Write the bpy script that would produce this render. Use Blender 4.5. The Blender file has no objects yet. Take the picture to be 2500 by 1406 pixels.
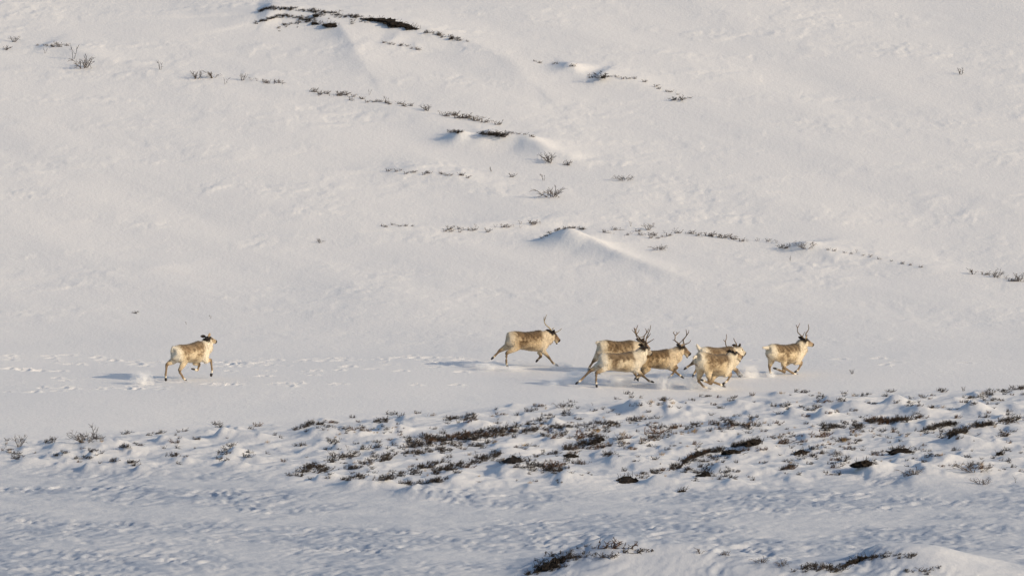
import bpy, bmesh, math, random
import numpy as np
from mathutils import Vector

rng = np.random.default_rng(7)
random.seed(7)
R = math.radians
scene = bpy.context.scene
COL = scene.collection

# ------------------------------------------------------------------ camera
FPX, CU, CV = 22500.0, 1250.0, 703.0          # focal length in photo pixels
CAM_H, PITCH = 25.0, R(5.158)
cam_d = bpy.data.cameras.new('camera')
cam_d.sensor_width = 36.0
cam_d.lens = FPX / 2500.0 * 36.0
cam_d.clip_start, cam_d.clip_end = 1.0, 6000.0
cam = bpy.data.objects.new('camera', cam_d)
cam.location = (0, 0, CAM_H)
cam.rotation_euler = (R(90) - PITCH, 0, 0)
COL.objects.link(cam)
scene.camera = cam

# ------------------------------------------------------------------ sky, sun, exposure
SUN_AZ, SUN_EL = R(28), R(20.5)                  # from the right, turned toward the camera
sdir = Vector((math.cos(SUN_EL) * math.cos(SUN_AZ), -math.cos(SUN_EL) * math.sin(SUN_AZ), math.sin(SUN_EL)))
world = bpy.data.worlds.new('World')
scene.world = world
world.use_nodes = True
wn = world.node_tree.nodes
wl = world.node_tree.links
sky = wn.new('ShaderNodeTexSky')
sky.sky_type = 'NISHITA'
sky.sun_disc = False
sky.sun_elevation = SUN_EL
sky.sun_rotation = math.atan2(sdir.x, sdir.y)
sky.air_density, sky.dust_density, sky.ozone_density = 1.0, 2.0, 1.0
wl.new(sky.outputs[0], wn['Background'].inputs['Color'])
wn['Background'].inputs['Strength'].default_value = 0.135
sun_d = bpy.data.lights.new('sun', 'SUN')
sun_d.energy = 3.2
sun_d.angle = R(0.9)
sun_d.color = (1.0, 0.83, 0.60)
sun = bpy.data.objects.new('sun', sun_d)
sun.rotation_euler = sdir.to_track_quat('Z', 'Y').to_euler()
sun.location = (60, 150, 60)
COL.objects.link(sun)
scene.view_settings.view_transform = 'Standard'
scene.view_settings.look = 'None'
scene.view_settings.gamma = 1.0
scene.view_settings.exposure = -0.08
scene.render.engine = 'CYCLES'
scene.cycles.use_denoising = True
scene.cycles.denoising_input_passes = 'RGB_ALBEDO_NORMAL'
scene.cycles.denoising_prefilter = 'ACCURATE'
scene.cycles.max_bounces = 10
scene.cycles.volume_bounces = 8
scene.cycles.volume_step_rate = 1.0

# ------------------------------------------------------------------ helpers: tags, materials
def tag(o, label=None, cat=None, group=None, kind=None):
    if label: o['label'] = label
    if cat: o['category'] = cat
    if group: o['group'] = group
    if kind: o['kind'] = kind
    return o

def new_mat(name):
    m = bpy.data.materials.new(name)
    m.use_nodes = True
    return m, m.node_tree.nodes, m.node_tree.links, m.node_tree.nodes['Principled BSDF']

def mesh_from(name, verts, faces, mat=None, smooth=False):
    me = bpy.data.meshes.new(name)
    me.from_pydata([tuple(map(float, v)) for v in verts], [], faces)
    if smooth:
        me.polygons.foreach_set('use_smooth', [True] * len(me.polygons))
    if mat: me.materials.append(mat)
    me.update()
    return me

def add_obj(name, me, parent=None, loc=None):
    o = bpy.data.objects.new(name, me)
    COL.objects.link(o)
    if parent is not None: o.parent = parent
    if loc is not None: o.location = loc
    return o

# ------------------------------------------------------------------ numpy gradient noise
_perm = np.random.default_rng(11).permutation(512)
_perm = np.concatenate([_perm, _perm]).astype(np.int32)
_ga = np.random.default_rng(5).uniform(0, 2 * np.pi, 512)
_gx, _gy = np.cos(_ga), np.sin(_ga)
def noise2(x, y):
    xi = np.floor(x).astype(np.int32); yi = np.floor(y).astype(np.int32)
    xf = x - xi; yf = y - yi
    u = xf * xf * xf * (xf * (xf * 6 - 15) + 10); v = yf * yf * yf * (yf * (yf * 6 - 15) + 10)
    def g(ix, iy, dx, dy):
        h = _perm[(_perm[ix & 511] + iy) & 511]
        return _gx[h] * dx + _gy[h] * dy
    a = g(xi, yi, xf, yf); b = g(xi + 1, yi, xf - 1, yf)
    c = g(xi, yi + 1, xf, yf - 1); d = g(xi + 1, yi + 1, xf - 1, yf - 1)
    return ((a + (b - a) * u) * (1 - v) + (c + (d - c) * u) * v) * 1.5
def fbm(x, y, o=3, gain=0.5):
    s, amp = 0, 1.0
    for k in range(o):
        s = s + amp * noise2(x + 17.3 * k, y - 9.1 * k)
        x, y, amp = x * 2.03, y * 2.03, amp * gain
    return s
def sstep(a, b, x):
    t = np.clip((x - a) / (b - a), 0, 1)
    return t * t * (3 - 2 * t)

# ------------------------------------------------------------------ ground: shape of the land
def zbase(y):
    y = np.asarray(y, float)
    near = 23.3 * np.clip(1 - y / 200.0, 0, None) ** 1.3
    s9 = math.tan(R(8.6))
    t = np.clip(y - 254.0, 0, None)
    ramp = 24.0
    hill = np.where(t < ramp, s9 * t * t / (2 * ramp), s9 * (t - ramp / 2))
    far = np.clip(y - 330.0, 0, None)
    hill = hill - s9 * far * far / (far + 260.0)
    return near + hill

def ray(u, v):
    cx, cy = (u - CU) / FPX, (CV - v) / FPX
    return np.array([cx, math.cos(PITCH) + cy * math.sin(PITCH), -math.sin(PITCH) + cy * math.cos(PITCH)])
_ys = np.arange(198, 330, 0.05)
_zb = zbase(_ys)
def on_base(u, v, h=0.0):
    d = ray(u, v)
    zr = CAM_H + d[2] / d[1] * _ys
    k = int(np.argmax(zr < _zb + h))
    y = _ys[k]
    return d[0] / d[1] * y, y

def grow(a, step, lim, g=1.18):
    out = []
    while a < lim:
        step *= g; a += step; out.append(a)
    return out
xf = np.arange(-17.6, 17.6001, 0.05)
xr = np.array(grow(17.6, 0.06, 1800, 1.16))
GX = np.concatenate([-xr[::-1], xf, xr])
y0 = np.arange(203.0, 257.0, 0.09); y1 = np.arange(257.0, 312.0, 0.15)
yr = np.array(grow(312.0, 0.2, 2600, 1.14)); yl = 203.0 - (np.array(grow(0.0, 0.12, 420, 1.16)))[::1]
GY = np.concatenate([yl[::-1], y0, y1, yr])
X, Y = np.meshgrid(GX, GY)
near_in = (np.abs(X) < 24) & (Y > 198) & (Y < 325)
Z = zbase(Y)
# far land rolls gently
Z += (sstep(330, 700, Y) + sstep(60, 400, np.abs(X))) * 5.0 * fbm(X / 170.0, Y / 170.0, 3)

# broad drifts on the hill, falling from upper left to lower right
hillm = sstep(254, 268, Y)
c, s = math.cos(R(-58)), math.sin(R(-58))
A_, B_ = X * c + Y * s, -X * s + Y * c
Z += hillm * (0.10 * fbm(A_ / 18.0, B_ / 5.5, 2) + 0.012 * fbm(A_ / 5.0, B_ / 1.6, 2))
Z += (1 - hillm) * 0.05 * fbm(X / 7.0, Y / 9.0, 2)

def band_edges(x):
    """near and far edge (y) of the hummocky heath belt in the foreground"""
    u = np.clip(x * 90.0 + 1250, -400, 2900)
    vt = np.interp(u, [-400, 0, 500, 1000, 1500, 2500, 2900], [1090, 1085, 1040, 1005, 972, 950, 945])
    vb = np.interp(u, [-400, 0, 640, 760, 1100, 1600, 2100, 2500, 2900], [1135, 1135, 1140, 1180, 1195, 1190, 1165, 1180, 1180])
    dep = lambda v: CAM_H / np.tan(PITCH + (v - CV) / FPX)
    return dep(vb), dep(vt)
yb, yt = band_edges(X)
bandm = sstep(yb - 1.5, yb + 1.5, Y) * (1 - sstep(yt - 2.5, yt + 1.0, Y))
crustm = (1 - sstep(yb - 2.0, yb + 1.0, Y)) * sstep(150, 200, Y)

WIND = R(66)                                     # heath streaks run up to the right
def stamp(cx, cy, fn, rx, ry):
    i0, i1 = np.searchsorted(GX, [cx - rx, cx + rx]); j0, j1 = np.searchsorted(GY, [cy - ry, cy + ry])
    if i1 > i0 and j1 > j0:
        sl = (slice(j0, j1), slice(i0, i1))
        Z[sl] = fn(X[sl] - cx, Y[sl] - cy, Z[sl])

def hummock(cx, cy, h, wl_, wr_, wy_, tail=0.0):
    def f(dx, dy, z):
        dyy = dy + tail * np.clip(dx, 0, None)
        a = np.where(dx < 0, dx / wl_, dx / wr_)
        return z + h * np.exp(-(np.abs(a) ** 1.7 + np.abs(dyy / wy_) ** 1.8))
    stamp(cx, cy, f, 3 * max(wl_, wr_), 3 * wy_ + 2.5 * tail * wr_)

def ridge(pts, w_down, w_up, ends=0.5):
    """crest given as photo pixels with its height; steep w_down toward the viewer, w_up behind"""
    P = [(*on_base(u, v, h), h) for u, v, h in pts]
    px = [p[0] for p in P]; py = [p[1] for p in P]
    m = 3.0 * max(w_down, w_up)
    i0, i1 = np.searchsorted(GX, [min(px) - m, max(px) + m]); j0, j1 = np.searchsorted(GY, [min(py) - m, max(py) + m])
    sl = (slice(j0, j1), slice(i0, i1)); x, y = X[sl], Y[sl]
    best = np.full(x.shape, 1e9); hh = np.zeros(x.shape); side = np.zeros(x.shape)
    wob = 0.25 * fbm(x / 1.3, y / 2.0, 2)
    for (ax, ay, ah), (bx, by, bh) in zip(P[:-1], P[1:]):
        dx, dy = bx - ax, by - ay; L2 = dx * dx + dy * dy
        t = np.clip(((x - ax) * dx + (y - ay) * dy) / L2, 0, 1)
        qx, qy = x - ax - t * dx, y - ay - t * dy
        d = np.hypot(qx, qy)
        cr = dx * qy - dy * qx
        m_ = d < best
        best = np.where(m_, d, best); hh = np.where(m_, ah + (bh - ah) * t, hh); side = np.where(m_, cr, side)
    w = np.where(side < 0, w_down, w_up)
    best = np.clip(best + wob * 0.3, 0, None)
    dz = hh * np.exp(-(best / w) ** 1.25)
    for _ in range(3):
        dz[:, 1:-1] = .25 * dz[:, :-2] + .5 * dz[:, 1:-1] + .25 * dz[:, 2:]
    for _ in range(1):
        dz[1:-1] = .25 * dz[:-2] + .5 * dz[1:-1] + .25 * dz[2:]
    Z[sl] += dz

RIDGES = [
    ([(1312, 584, .06), (1345, 567, .34), (1385, 553, .6), (1440, 579, .4), (1495, 611, .24), (1610, 657, .09), (1700, 692, .02)], .40, .75),
    ([(628, 36, .1), (660, 20, .32), (760, 28, .32), (880, 44, .34), (1020, 70, .28), (1140, 100, .2), (1250, 150, .15), (1300, 205, .05)], .9, 2.4),
    ([(626, 58, .06), (690, 38, .18), (770, 50, .18), (830, 68, .2), (860, 110, .14), (900, 182, .05)], .5, 1.6),
    ([(1098, 323, .05), (1122, 316, .36), (1165, 338, .12)], .34, .7),
    ([(1172, 326, .06), (1200, 317, .42), (1280, 330, .38), (1340, 360, .26), (1420, 392, .05)], .42, .9),
    ([(88, 113, .06), (110, 106, .18), (170, 115, .18), (230, 135, .12), (285, 158, .03)], .4, 1.2),
    ([(1368, 161, .05), (1386, 157, .3), (1424, 184, .06)], .3, .7),
    ([(1438, 196, .06), (1466, 182, .26), (1520, 195, .18), (1600, 216, .06)], .4, 1.1),
    ([(460, 181, .05), (600, 195, .1), (750, 225, .12), (900, 250, .12), (1050, 279, .12), (1230, 312, .05)], .9, 2.4),
    ([(930, 416, .04), (1000, 411, .12), (1100, 425, .12), (1210, 458, .04)], .6, 1.5),
    ([(1040, 556, .04), (1230, 540, .12), (1330, 546, .1)], .6, 1.5),
    ([(1480, 560, .06), (1700, 575, .13), (1900, 594, .15), (2100, 619, .14), (2250, 650, .13), (2520, 692, .08)], .8, 2.2),
    ([(1925, 604, .05), (1962, 597, .24), (2005, 612, .16), (2070, 645, .04)], .36, 1.0),
    ([(925, 107, .04), (960, 103, .12), (1040, 124, .05)], .6, 1.4),
    ([(300, 640, .02), (380, 652, .07), (460, 668, .02)], .4, 1.2),
]
for r_ in RIDGES: ridge(*r_)

# hummocks one can pick out in the photograph: (u, v, height, left, right, depth)
HUM = [(540, 1040, .34, .3, 1.0, .6), (395, 1060, .28, .3, .6, .5), (308, 1088, .2, .16, .5, .4), (228, 1103, .26, .3, .9, .5),
       (152, 1106, .2, .3, .9, .5), (340, 1130, .25, .3, .9, .5), (292, 1120, .14, .3, .6, .4), (210, 1122, .3, .25, 1.0, .6),
       (430, 1112, .2, .4, .9, .5), (552, 1118, .26, .3, .7, .5), (572, 1092, .2, .25, .6, .5), (548, 1104, .22, .25, .6, .4),
       (612, 1108, .16, .2, .5, .4), (135, 1078, .24, .35, 1.3, .8), (60, 1112, .22, .5, .9, .7), (215, 1070, .3, .5, 1.8, 1.0),
       (768, 1030, .42, .75, 1.6, 1.0), (935, 1030, .3, .2, 1.1, .6), (822, 1078, .26, .3, .7, .5), (745, 1088, .2, .3, .5, .4),
       (1015, 1070, .22, .3, .5, .4), (1540, 966, .46, .5, 1.1, 1.0), (1562, 988, .3, .35, 1.1, .6), (1630, 976, .32, .25, .7, .6),
       (1350, 1017, .26, .25, .4, .4), (1300, 1033, .24, .35, .9, .6), (1800, 974, .2, .4, .8, .6), (2180, 960, .4, .5, .6, .8),
       (2020, 966, .24, .25, .7, .6), (2240, 984, .34, .6, .6, .8), (2370, 976, .4, .5, .7, .8), (1930, 988, .34, .3, .6, .5),
       (2005, 992, .36, .35, .6, .6), (2060, 978, .26, .4, 1.2, .7), (1790, 1025, .25, .5, .8, .7), (1850, 1017, .22, .5, .9, .7),
       (1150, 1020, .3, .7, 1.0, .7), (1010, 1180, .34, .7, 1.4, .9), (860, 1165, .3, .5, 1.3, .9), (1120, 1150, .34, .6, 1.2, .9),
       (1240, 1125, .36, .5, 1.4, .9), (1380, 1150, .3, .6, 1.1, .8), (1600, 1155, .3, .5, 1.2, .8), (1760, 1120, .36, .6, 1.4, 1.0),
       (1500, 1110, .26, .6, 1.2, .9), (2130, 1130, .34, .5, 1.6, .8), (2200, 1100, .3, .4, 1.2, .8), (2340, 1060, .34, .5, 1.2, .9),
       (2390, 1135, .34, .7, 1.3, .9), (2230, 1160, .26, .6, 1.3, .9), (2280, 1110, .3, .4, 1.6, .8), (1710, 1040, .24, .5, 1.2, .8),
       (2060, 1120, .22, .4, .9, .7), (1450, 1065, .24, .5, 1.2, .8), (1840, 1075, .34, .4, 1.2, .8)]
for u, v, h, a, b, w in HUM:
    cx, cy = on_base(u, v, h * .8)
    hummock(cx, cy, h * .64, a * .5, b * .9, w * .8, 0.35)
for u, v, h, a, b, w in ((1500, 1350, .60, 1.1, 1.7, 2.2), (1700, 1374, .52, 1.6, 2.2, 2.0), (1390, 1384, .3, .8, 1.5, 1.6), (2150, 1366, .42, .7, 1.6, 1.9), (2300, 1380, .36, 1.4, 1.8, 1.9), (1950, 1404, .3, 1.5, 1.5, 1.8)):
    cx, cy = on_base(u, v, h * .5)
    hummock(cx, cy, h, a, b, w, 0.1)
for k in range(650):
    cx = rng.uniform(-16, 16)
    b0, t0 = band_edges(np.array([cx])); cy = rng.uniform(b0[0] - .3, t0[0] - .2)
    sc_ = rng.uniform(0.5, 1.25) * (1.0 if cx > -5 else .6)
    hummock(cx, cy, sc_ * rng.uniform(.02, .09), sc_ * rng.uniform(.05, .14), sc_ * rng.uniform(.3, .9), sc_ * rng.uniform(.25, .6), 0.3)

# wind-packed crust and sastrugi (fine grid only)
jn0, jn1 = np.searchsorted(GY, [198, 325]); in0, in1 = np.searchsorted(GX, [-26, 26])
NS = (slice(jn0, jn1), slice(in0, in1))
x, y = X[NS], Y[NS]
hm, cm, bm_ = hillm[NS], crustm[NS], bandm[NS]
cw, sw = math.cos(WIND), math.sin(WIND)
a_, b_ = x * cw + y * sw, -x * sw + y * cw
patch = sstep(-.35, .45, fbm(x / 7.0 + 3, y / 3.2, 3))
wx, wy_ = .35 * fbm(x / 1.7 + 31, y / 2.1, 2), .3 * fbm(x / 1.9, y / 1.6 + 40, 2)
n1 = fbm((x + wx) / 1.0, (y + wy_) / 1.3, 2); n2 = fbm((x + wx) / 0.85 + 7, (y + wy_) / 0.5, 2); n3 = fbm(x / 0.34 + 2, y / 0.3 + 5, 2)
patch2 = sstep(.0, .55, fbm(x / 3.6 + 13, y / 1.9 + 2, 3))
# wind slab: thin plates with crisp broken edges, scoured in patches
plates = 0.005 * sstep(.02, .12, n1) + 0.008 * sstep(-.05, .06, n2) * (.25 + patch2) + 0.0055 * n3 * (.5 + patch2)
sast = plates + .003 * n1
Z[NS] += hm * (0.25 + 1.15 * patch) * sast
plain = np.clip(1 - hm - cm - bm_, 0, 1)
Z[NS] += plain * (0.2 + .5 * patch) * (0.006 * n1 + 0.005 * n2 + .004 * n3)
rough = sstep(-.45, .3, fbm(x / 4.5 + 4, y / 5.0 + 9, 3))
p1 = fbm((a_ + wx * 1.6) / 0.70, (b_ + wy_) / 0.34 + 5, 3)
p2 = fbm((a_ + wx) / 0.34 + 3, (b_ + wy_) / 0.17, 2)
Z[NS] += cm * (0.12 + rough * (.45 + .55 * patch2)) * (0.074 * np.clip(p1, -.6, .2) + 0.034 * p2)
Z[NS] += bm_ * (0.016 * p1 + 0.008 * p2 + 0.045 * fbm(a_ / 2.6 + 8, b_ / .8, 2))
# sparse pock marks and dark little scoops on the open snow below the belt
CRUST = cm * rough

# reindeer tracks: grooves ploughed by hooves, with a crumbled heap at their end
TRACK_HEAPS = []
def groove(u, v, lpx, depth):
    gx, gy = on_base(u, v)
    L = lpx / 90.0
    def f(dx, dy, z):
        prof = np.exp(-(np.abs(dx / (L / 2)) ** 4)) * np.exp(-(dy / .11) ** 2)
        wall = np.exp(-(np.abs(dx / (L / 2)) ** 4)) * np.exp(-((dy - .22) / .1) ** 2)
        heap = np.exp(-((dx - L / 2) / .08) ** 2 - ((dy + .05) / .18) ** 2)
        return z - depth * prof + depth * .6 * wall + depth * .7 * heap
    stamp(gx, gy, f, L + .4, .9)
    TRACK_HEAPS.append((gx + L / 2, gy, L))
TR = [(871, 0, 330, .6), (879, 0, 1180, .5), (886, 90, 1260, .7), (893, 200, 1200, .5), (901, 0, 230, 1.3), (905, 560, 1180, .4),
      (873, 520, 1150, .5), (882, 540, 760, .8), (923, 30, 170, .6), (916, 640, 900, .25), (942, 300, 720, 1.0), (946, 0, 200, .9), (950, 220, 400, 1.2), (954, 0, 160, .8),
      (938, 560, 1150, .45), (880, 1750, 2250, .25), (890, 1950, 2500, .2)]
for v, ua, ub, den in TR:
    n = int((ub - ua) / 60.0 * den * 2.0)
    for k in range(n):
        u = rng.uniform(ua, ub)
        groove(u, v + rng.normal(0, 2.2), rng.uniform(8, 38), rng.uniform(.018, .048))
for u, v in ((404, 929), (456, 933), (1240, 900), (1456, 946), (1730, 953), (1880, 913)):      # under the planted hooves
    groove(u - 18, v, 40, .03)

def bilinear(px, py):
    i = np.clip(np.searchsorted(GX, px) - 1, 0, len(GX) - 2); j = np.clip(np.searchsorted(GY, py) - 1, 0, len(GY) - 2)
    fx = (px - GX[i]) / (GX[i + 1] - GX[i]); fy = (py - GY[j]) / (GY[j + 1] - GY[j])
    return (Z[j, i] * (1 - fx) + Z[j, i + 1] * fx) * (1 - fy) + (Z[j + 1, i] * (1 - fx) + Z[j + 1, i + 1] * fx) * fy
_yy = np.arange(199, 322, 0.06)
def on_ground(u, v):
    d = ray(u, v)
    zr = CAM_H + d[2] / d[1] * _yy
    zt = bilinear(d[0] / d[1] * _yy, _yy)
    k = int(np.argmax(zr < zt))
    yy = _yy[k]
    return Vector((d[0] / d[1] * yy, yy, float(zt[k])))

# ---- snow material
snow, N, L, P = new_mat('snow')
geo = N.new('ShaderNodeNewGeometry')
crust_shade = N.new('ShaderNodeAttribute'); crust_shade.attribute_name = 'crust'
tc = N.new('ShaderNodeMapping'); tc.inputs['Scale'].default_value = (1.0, 0.55, 1.0)
L.new(geo.outputs['Position'], tc.inputs['Vector'])
def noise_node(scale, detail, rough_=.6):
    n = N.new('ShaderNodeTexNoise'); n.inputs['Scale'].default_value = scale; n.inputs['Detail'].default_value = detail
    n.inputs['Roughness'].default_value = rough_
    L.new(tc.outputs[0], n.inputs['Vector']); return n
nb1, nb2, nb3 = noise_node(1.6, 3), noise_node(9.0, 3), noise_node(0.35, 3)
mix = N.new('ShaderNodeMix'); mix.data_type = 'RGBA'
mix.inputs['A'].default_value = (.88, .866, .852, 1); mix.inputs['B'].default_value = (.37, .42, .51, 1)  # B: icy crust tint, made darker and bluer to stand in for foreground shade
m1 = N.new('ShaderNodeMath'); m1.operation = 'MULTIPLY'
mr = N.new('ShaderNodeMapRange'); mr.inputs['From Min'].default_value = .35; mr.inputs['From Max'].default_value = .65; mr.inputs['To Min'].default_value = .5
L.new(nb1.outputs[0], mr.inputs['Value']); L.new(mr.outputs[0], m1.inputs[0]); L.new(crust_shade.outputs['Fac'], m1.inputs[1])
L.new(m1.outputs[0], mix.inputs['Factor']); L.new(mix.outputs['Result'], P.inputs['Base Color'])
P.inputs['Roughness'].default_value = .6
P.inputs['Specular IOR Level'].default_value = .25
b1 = N.new('ShaderNodeBump'); b1.inputs['Distance'].default_value = .05; b1.inputs['Strength'].default_value = .18
b2 = N.new('ShaderNodeBump'); b2.inputs['Distance'].default_value = .02; b2.inputs['Strength'].default_value = .55
L.new(nb1.outputs[0], b1.inputs['Height']); L.new(nb2.outputs[0], b2.inputs['Height'])
L.new(b1.outputs[0], b2.inputs['Normal']); L.new(b2.outputs[0], P.inputs['Normal'])

# ---- ground mesh
ny, nx = X.shape
co = np.stack([X, Y, Z], -1).reshape(-1, 3).astype(np.float32)
idx = np.arange(ny * nx, dtype=np.int32).reshape(ny, nx)
quads = np.stack([idx[:-1, :-1], idx[:-1, 1:], idx[1:, 1:], idx[1:, :-1]], -1).reshape(-1, 4)
me = bpy.data.meshes.new('ground')
me.vertices.add(len(co)); me.vertices.foreach_set('co', co.ravel())
me.loops.add(quads.size); me.loops.foreach_set('vertex_index', quads.ravel())
me.polygons.add(len(quads))
me.polygons.foreach_set('loop_start', np.arange(0, quads.size, 4, dtype=np.int32))
me.polygons.foreach_set('use_smooth', np.ones(len(quads), dtype=bool))
me.update(calc_edges=True)
cr = np.zeros((ny, nx), np.float32); cr[NS] = np.clip(cm * (.55 + .45 * rough) + .45 * bm_, 0, 1)  # crust plus heath belt, where the dim foreground light is put into the colour
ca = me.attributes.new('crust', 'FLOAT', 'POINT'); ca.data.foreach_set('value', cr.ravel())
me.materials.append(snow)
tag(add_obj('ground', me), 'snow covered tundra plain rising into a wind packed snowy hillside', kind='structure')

# ------------------------------------------------------------------ reindeer
def tube_rings(rings, cap=True):
    """rings: list of (k,3) arrays with equal k -> verts, faces"""
    V = np.concatenate(rings); k = len(rings[0]); F = []
    for i in range(len(rings) - 1):
        for j in range(k):
            a, b = i * k + j, i * k + (j + 1) % k
            F.append((a, b, b + k, a + k))
    if cap:
        F.append(tuple(range(k - 1, -1, -1))); n0 = (len(rings) - 1) * k
        F.append(tuple(range(n0, n0 + k)))
    return V, F

def ellipse_ring(c, t, rx, ru, rd, k=14, side=np.array([0., 1, 0])):
    t = t / np.linalg.norm(t)
    up = np.cross(t, side); up /= np.linalg.norm(up)
    if up[2] < -1e-6 or (abs(up[2]) < 1e-6 and up[0] > 0): up = -up
    sd = np.cross(up, t); sd /= np.linalg.norm(sd)
    out = []
    for a in np.linspace(0, 2 * np.pi, k, endpoint=False):
        ca, sa = math.cos(a), math.sin(a)
        out.append(c + sd * ca * rx + up * sa * (ru if sa > 0 else rd))
    return np.array(out)

def spline(pts, n):
    """Catmull-Rom through rows of pts"""
    P_ = np.asarray(pts, float); P_ = np.vstack([2 * P_[0] - P_[1], P_, 2 * P_[-1] - P_[-2]])
    out = []
    for i in range(1, len(P_) - 2):
        for t in np.linspace(0, 1, n, endpoint=False):
            p0, p1_, p2_, p3 = P_[i - 1:i + 3]
            out.append(.5 * (2 * p1_ + (p2_ - p0) * t + (2 * p0 - 5 * p1_ + 4 * p2_ - p3) * t * t + (3 * p1_ - p0 - 3 * p2_ + p3) * t ** 3))
    out.append(P_[-2]); return np.array(out)

def chain(rows, n=5, k=14, smooth=True, thin=False):
    """rows: x y z rx rup rdown"""
    S = spline(rows, n) if smooth else np.asarray(rows, float)
    S[:, 3:] = np.clip(S[:, 3:], .006, None)
    rings = []
    if thin:                                     # round rods: carry the frame along so they never twist
        a = None
        for i in range(len(S)):
            t = S[min(i + 1, len(S) - 1), :3] - S[max(i - 1, 0), :3]; t = t / np.linalg.norm(t)
            if a is None: a = np.cross(t, [.3, .9, .2])
            a = a - t * (a @ t); a /= np.linalg.norm(a); b = np.cross(t, a)
            rings.append(np.array([S[i, :3] + S[i, 3] * (a * math.cos(q) + b * math.sin(q)) for q in np.linspace(0, 2 * np.pi, k, endpoint=False)]))
        return (*tube_rings(rings), S)
    for i in range(len(S)):
        t = S[min(i + 1, len(S) - 1), :3] - S[max(i - 1, 0), :3]
        rings.append(ellipse_ring(S[i, :3], t, *S[i, 3:6], k=k))
    return (*tube_rings(rings), S)

fur, N, L, P = new_mat('reindeer_fur')
at = N.new('ShaderNodeAttribute'); at.attribute_name = 'coat'
txc = N.new('ShaderNodeTexCoord')
mp = N.new('ShaderNodeMapping'); mp.inputs['Scale'].default_value = (1, 1, .45)
L.new(txc.outputs['Object'], mp.inputs['Vector'])
nz = N.new('ShaderNodeTexNoise'); nz.inputs['Scale'].default_value = 55; nz.inputs['Detail'].default_value = 4; nz.inputs['Roughness'].default_value = .7
L.new(mp.outputs[0], nz.inputs['Vector'])
nmr = N.new('ShaderNodeMapRange'); nmr.inputs['From Min'].default_value = .3; nmr.inputs['From Max'].default_value = .7
nmr.inputs['To Min'].default_value = .68; nmr.inputs['To Max'].default_value = 1.2
L.new(nz.outputs[0], nmr.inputs['Value'])
vm = N.new('ShaderNodeVectorMath'); vm.operation = 'SCALE'
L.new(at.outputs['Color'], vm.inputs[0]); L.new(nmr.outputs[0], vm.inputs['Scale'])
L.new(vm.outputs[0], P.inputs['Base Color'])
P.inputs['Roughness'].default_value = .85; P.inputs['Specular IOR Level'].default_value = .15
P.inputs['Sheen Weight'].default_value = .15; P.inputs['Sheen Roughness'].default_value = .5
bp = N.new('ShaderNodeBump'); bp.inputs['Distance'].default_value = .012; bp.inputs['Strength'].default_value = .6
L.new(nz.outputs[0], bp.inputs['Height']); L.new(bp.outputs[0], P.inputs['Normal'])

def plain_mat(name, col, rough_=.7, spec=.3, var=.25, scale=30):
    m, N, L, P = new_mat(name)
    t = N.new('ShaderNodeTexCoord'); n = N.new('ShaderNodeTexNoise'); n.inputs['Scale'].default_value = scale; n.inputs['Detail'].default_value = 3
    L.new(t.outputs['Object'], n.inputs['Vector'])
    r = N.new('ShaderNodeValToRGB')
    r.color_ramp.elements[0].position = .3; r.color_ramp.elements[1].position = .7
    r.color_ramp.elements[0].color = (*[c_ * (1 - var) for c_ in col], 1); r.color_ramp.elements[1].color = (*[min(c_ * (1 + var), .95) for c_ in col], 1)
    L.new(n.outputs[0], r.inputs[0]); L.new(r.outputs[0], P.inputs['Base Color'])
    P.inputs['Roughness'].default_value = rough_; P.inputs['Specular IOR Level'].default_value = spec
    return m
M_ANT = plain_mat('antler_bone', (.15, .105, .065), .5, .3, .35, 18)
M_ANTP = plain_mat('pale_antler_bone', (.32, .25, .14), .5, .3, .3, 18)
M_HOOF = plain_mat('hoof_horn', (.025, .02, .018), .35, .4)
M_EYE = plain_mat('eye', (.012, .009, .008), .1, .6, .1)
M_EARD = plain_mat('ear_dark_fur', (.035, .026, .022), .9, .1)
M_EARL = plain_mat('ear_pale_fur', (.34, .26, .18), .9, .1)

CREAM = np.array([.60, .505, .365]); WHITE = np.array([.68, .63, .54]); BROWN = np.array([.145, .098, .058])
TAN = np.array([.25, .175, .10]); DARK = np.array([.018, .013, .011]); LEG = np.array([.165, .11, .066]); RUST = np.array([.25, .12, .045])

def nz3(p, f, seed=0):
    return noise2(p[:, 0] * f + .55 * p[:, 1] * f + seed, p[:, 2] * f * .9 - .5 * p[:, 1] * f + 3.7) * .7 + .5 * noise2(p[:, 0] * f * 1.9 - .7 * p[:, 1] * f, p[:, 2] * f * 1.7 + seed + .8 * p[:, 1] * f)

def smooth_mesh(co, edges, it, lam=.5):
    n = len(co)
    deg = np.bincount(edges.ravel(), minlength=n)[:, None]
    for _ in range(it):
        acc = np.zeros_like(co)
        for c_ in range(3):
            acc[:, c_] = np.bincount(edges[:, 0], co[edges[:, 1], c_], n) + np.bincount(edges[:, 1], co[edges[:, 0], c_], n)
        co = co + lam * (acc / deg - co)
    return co

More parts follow.
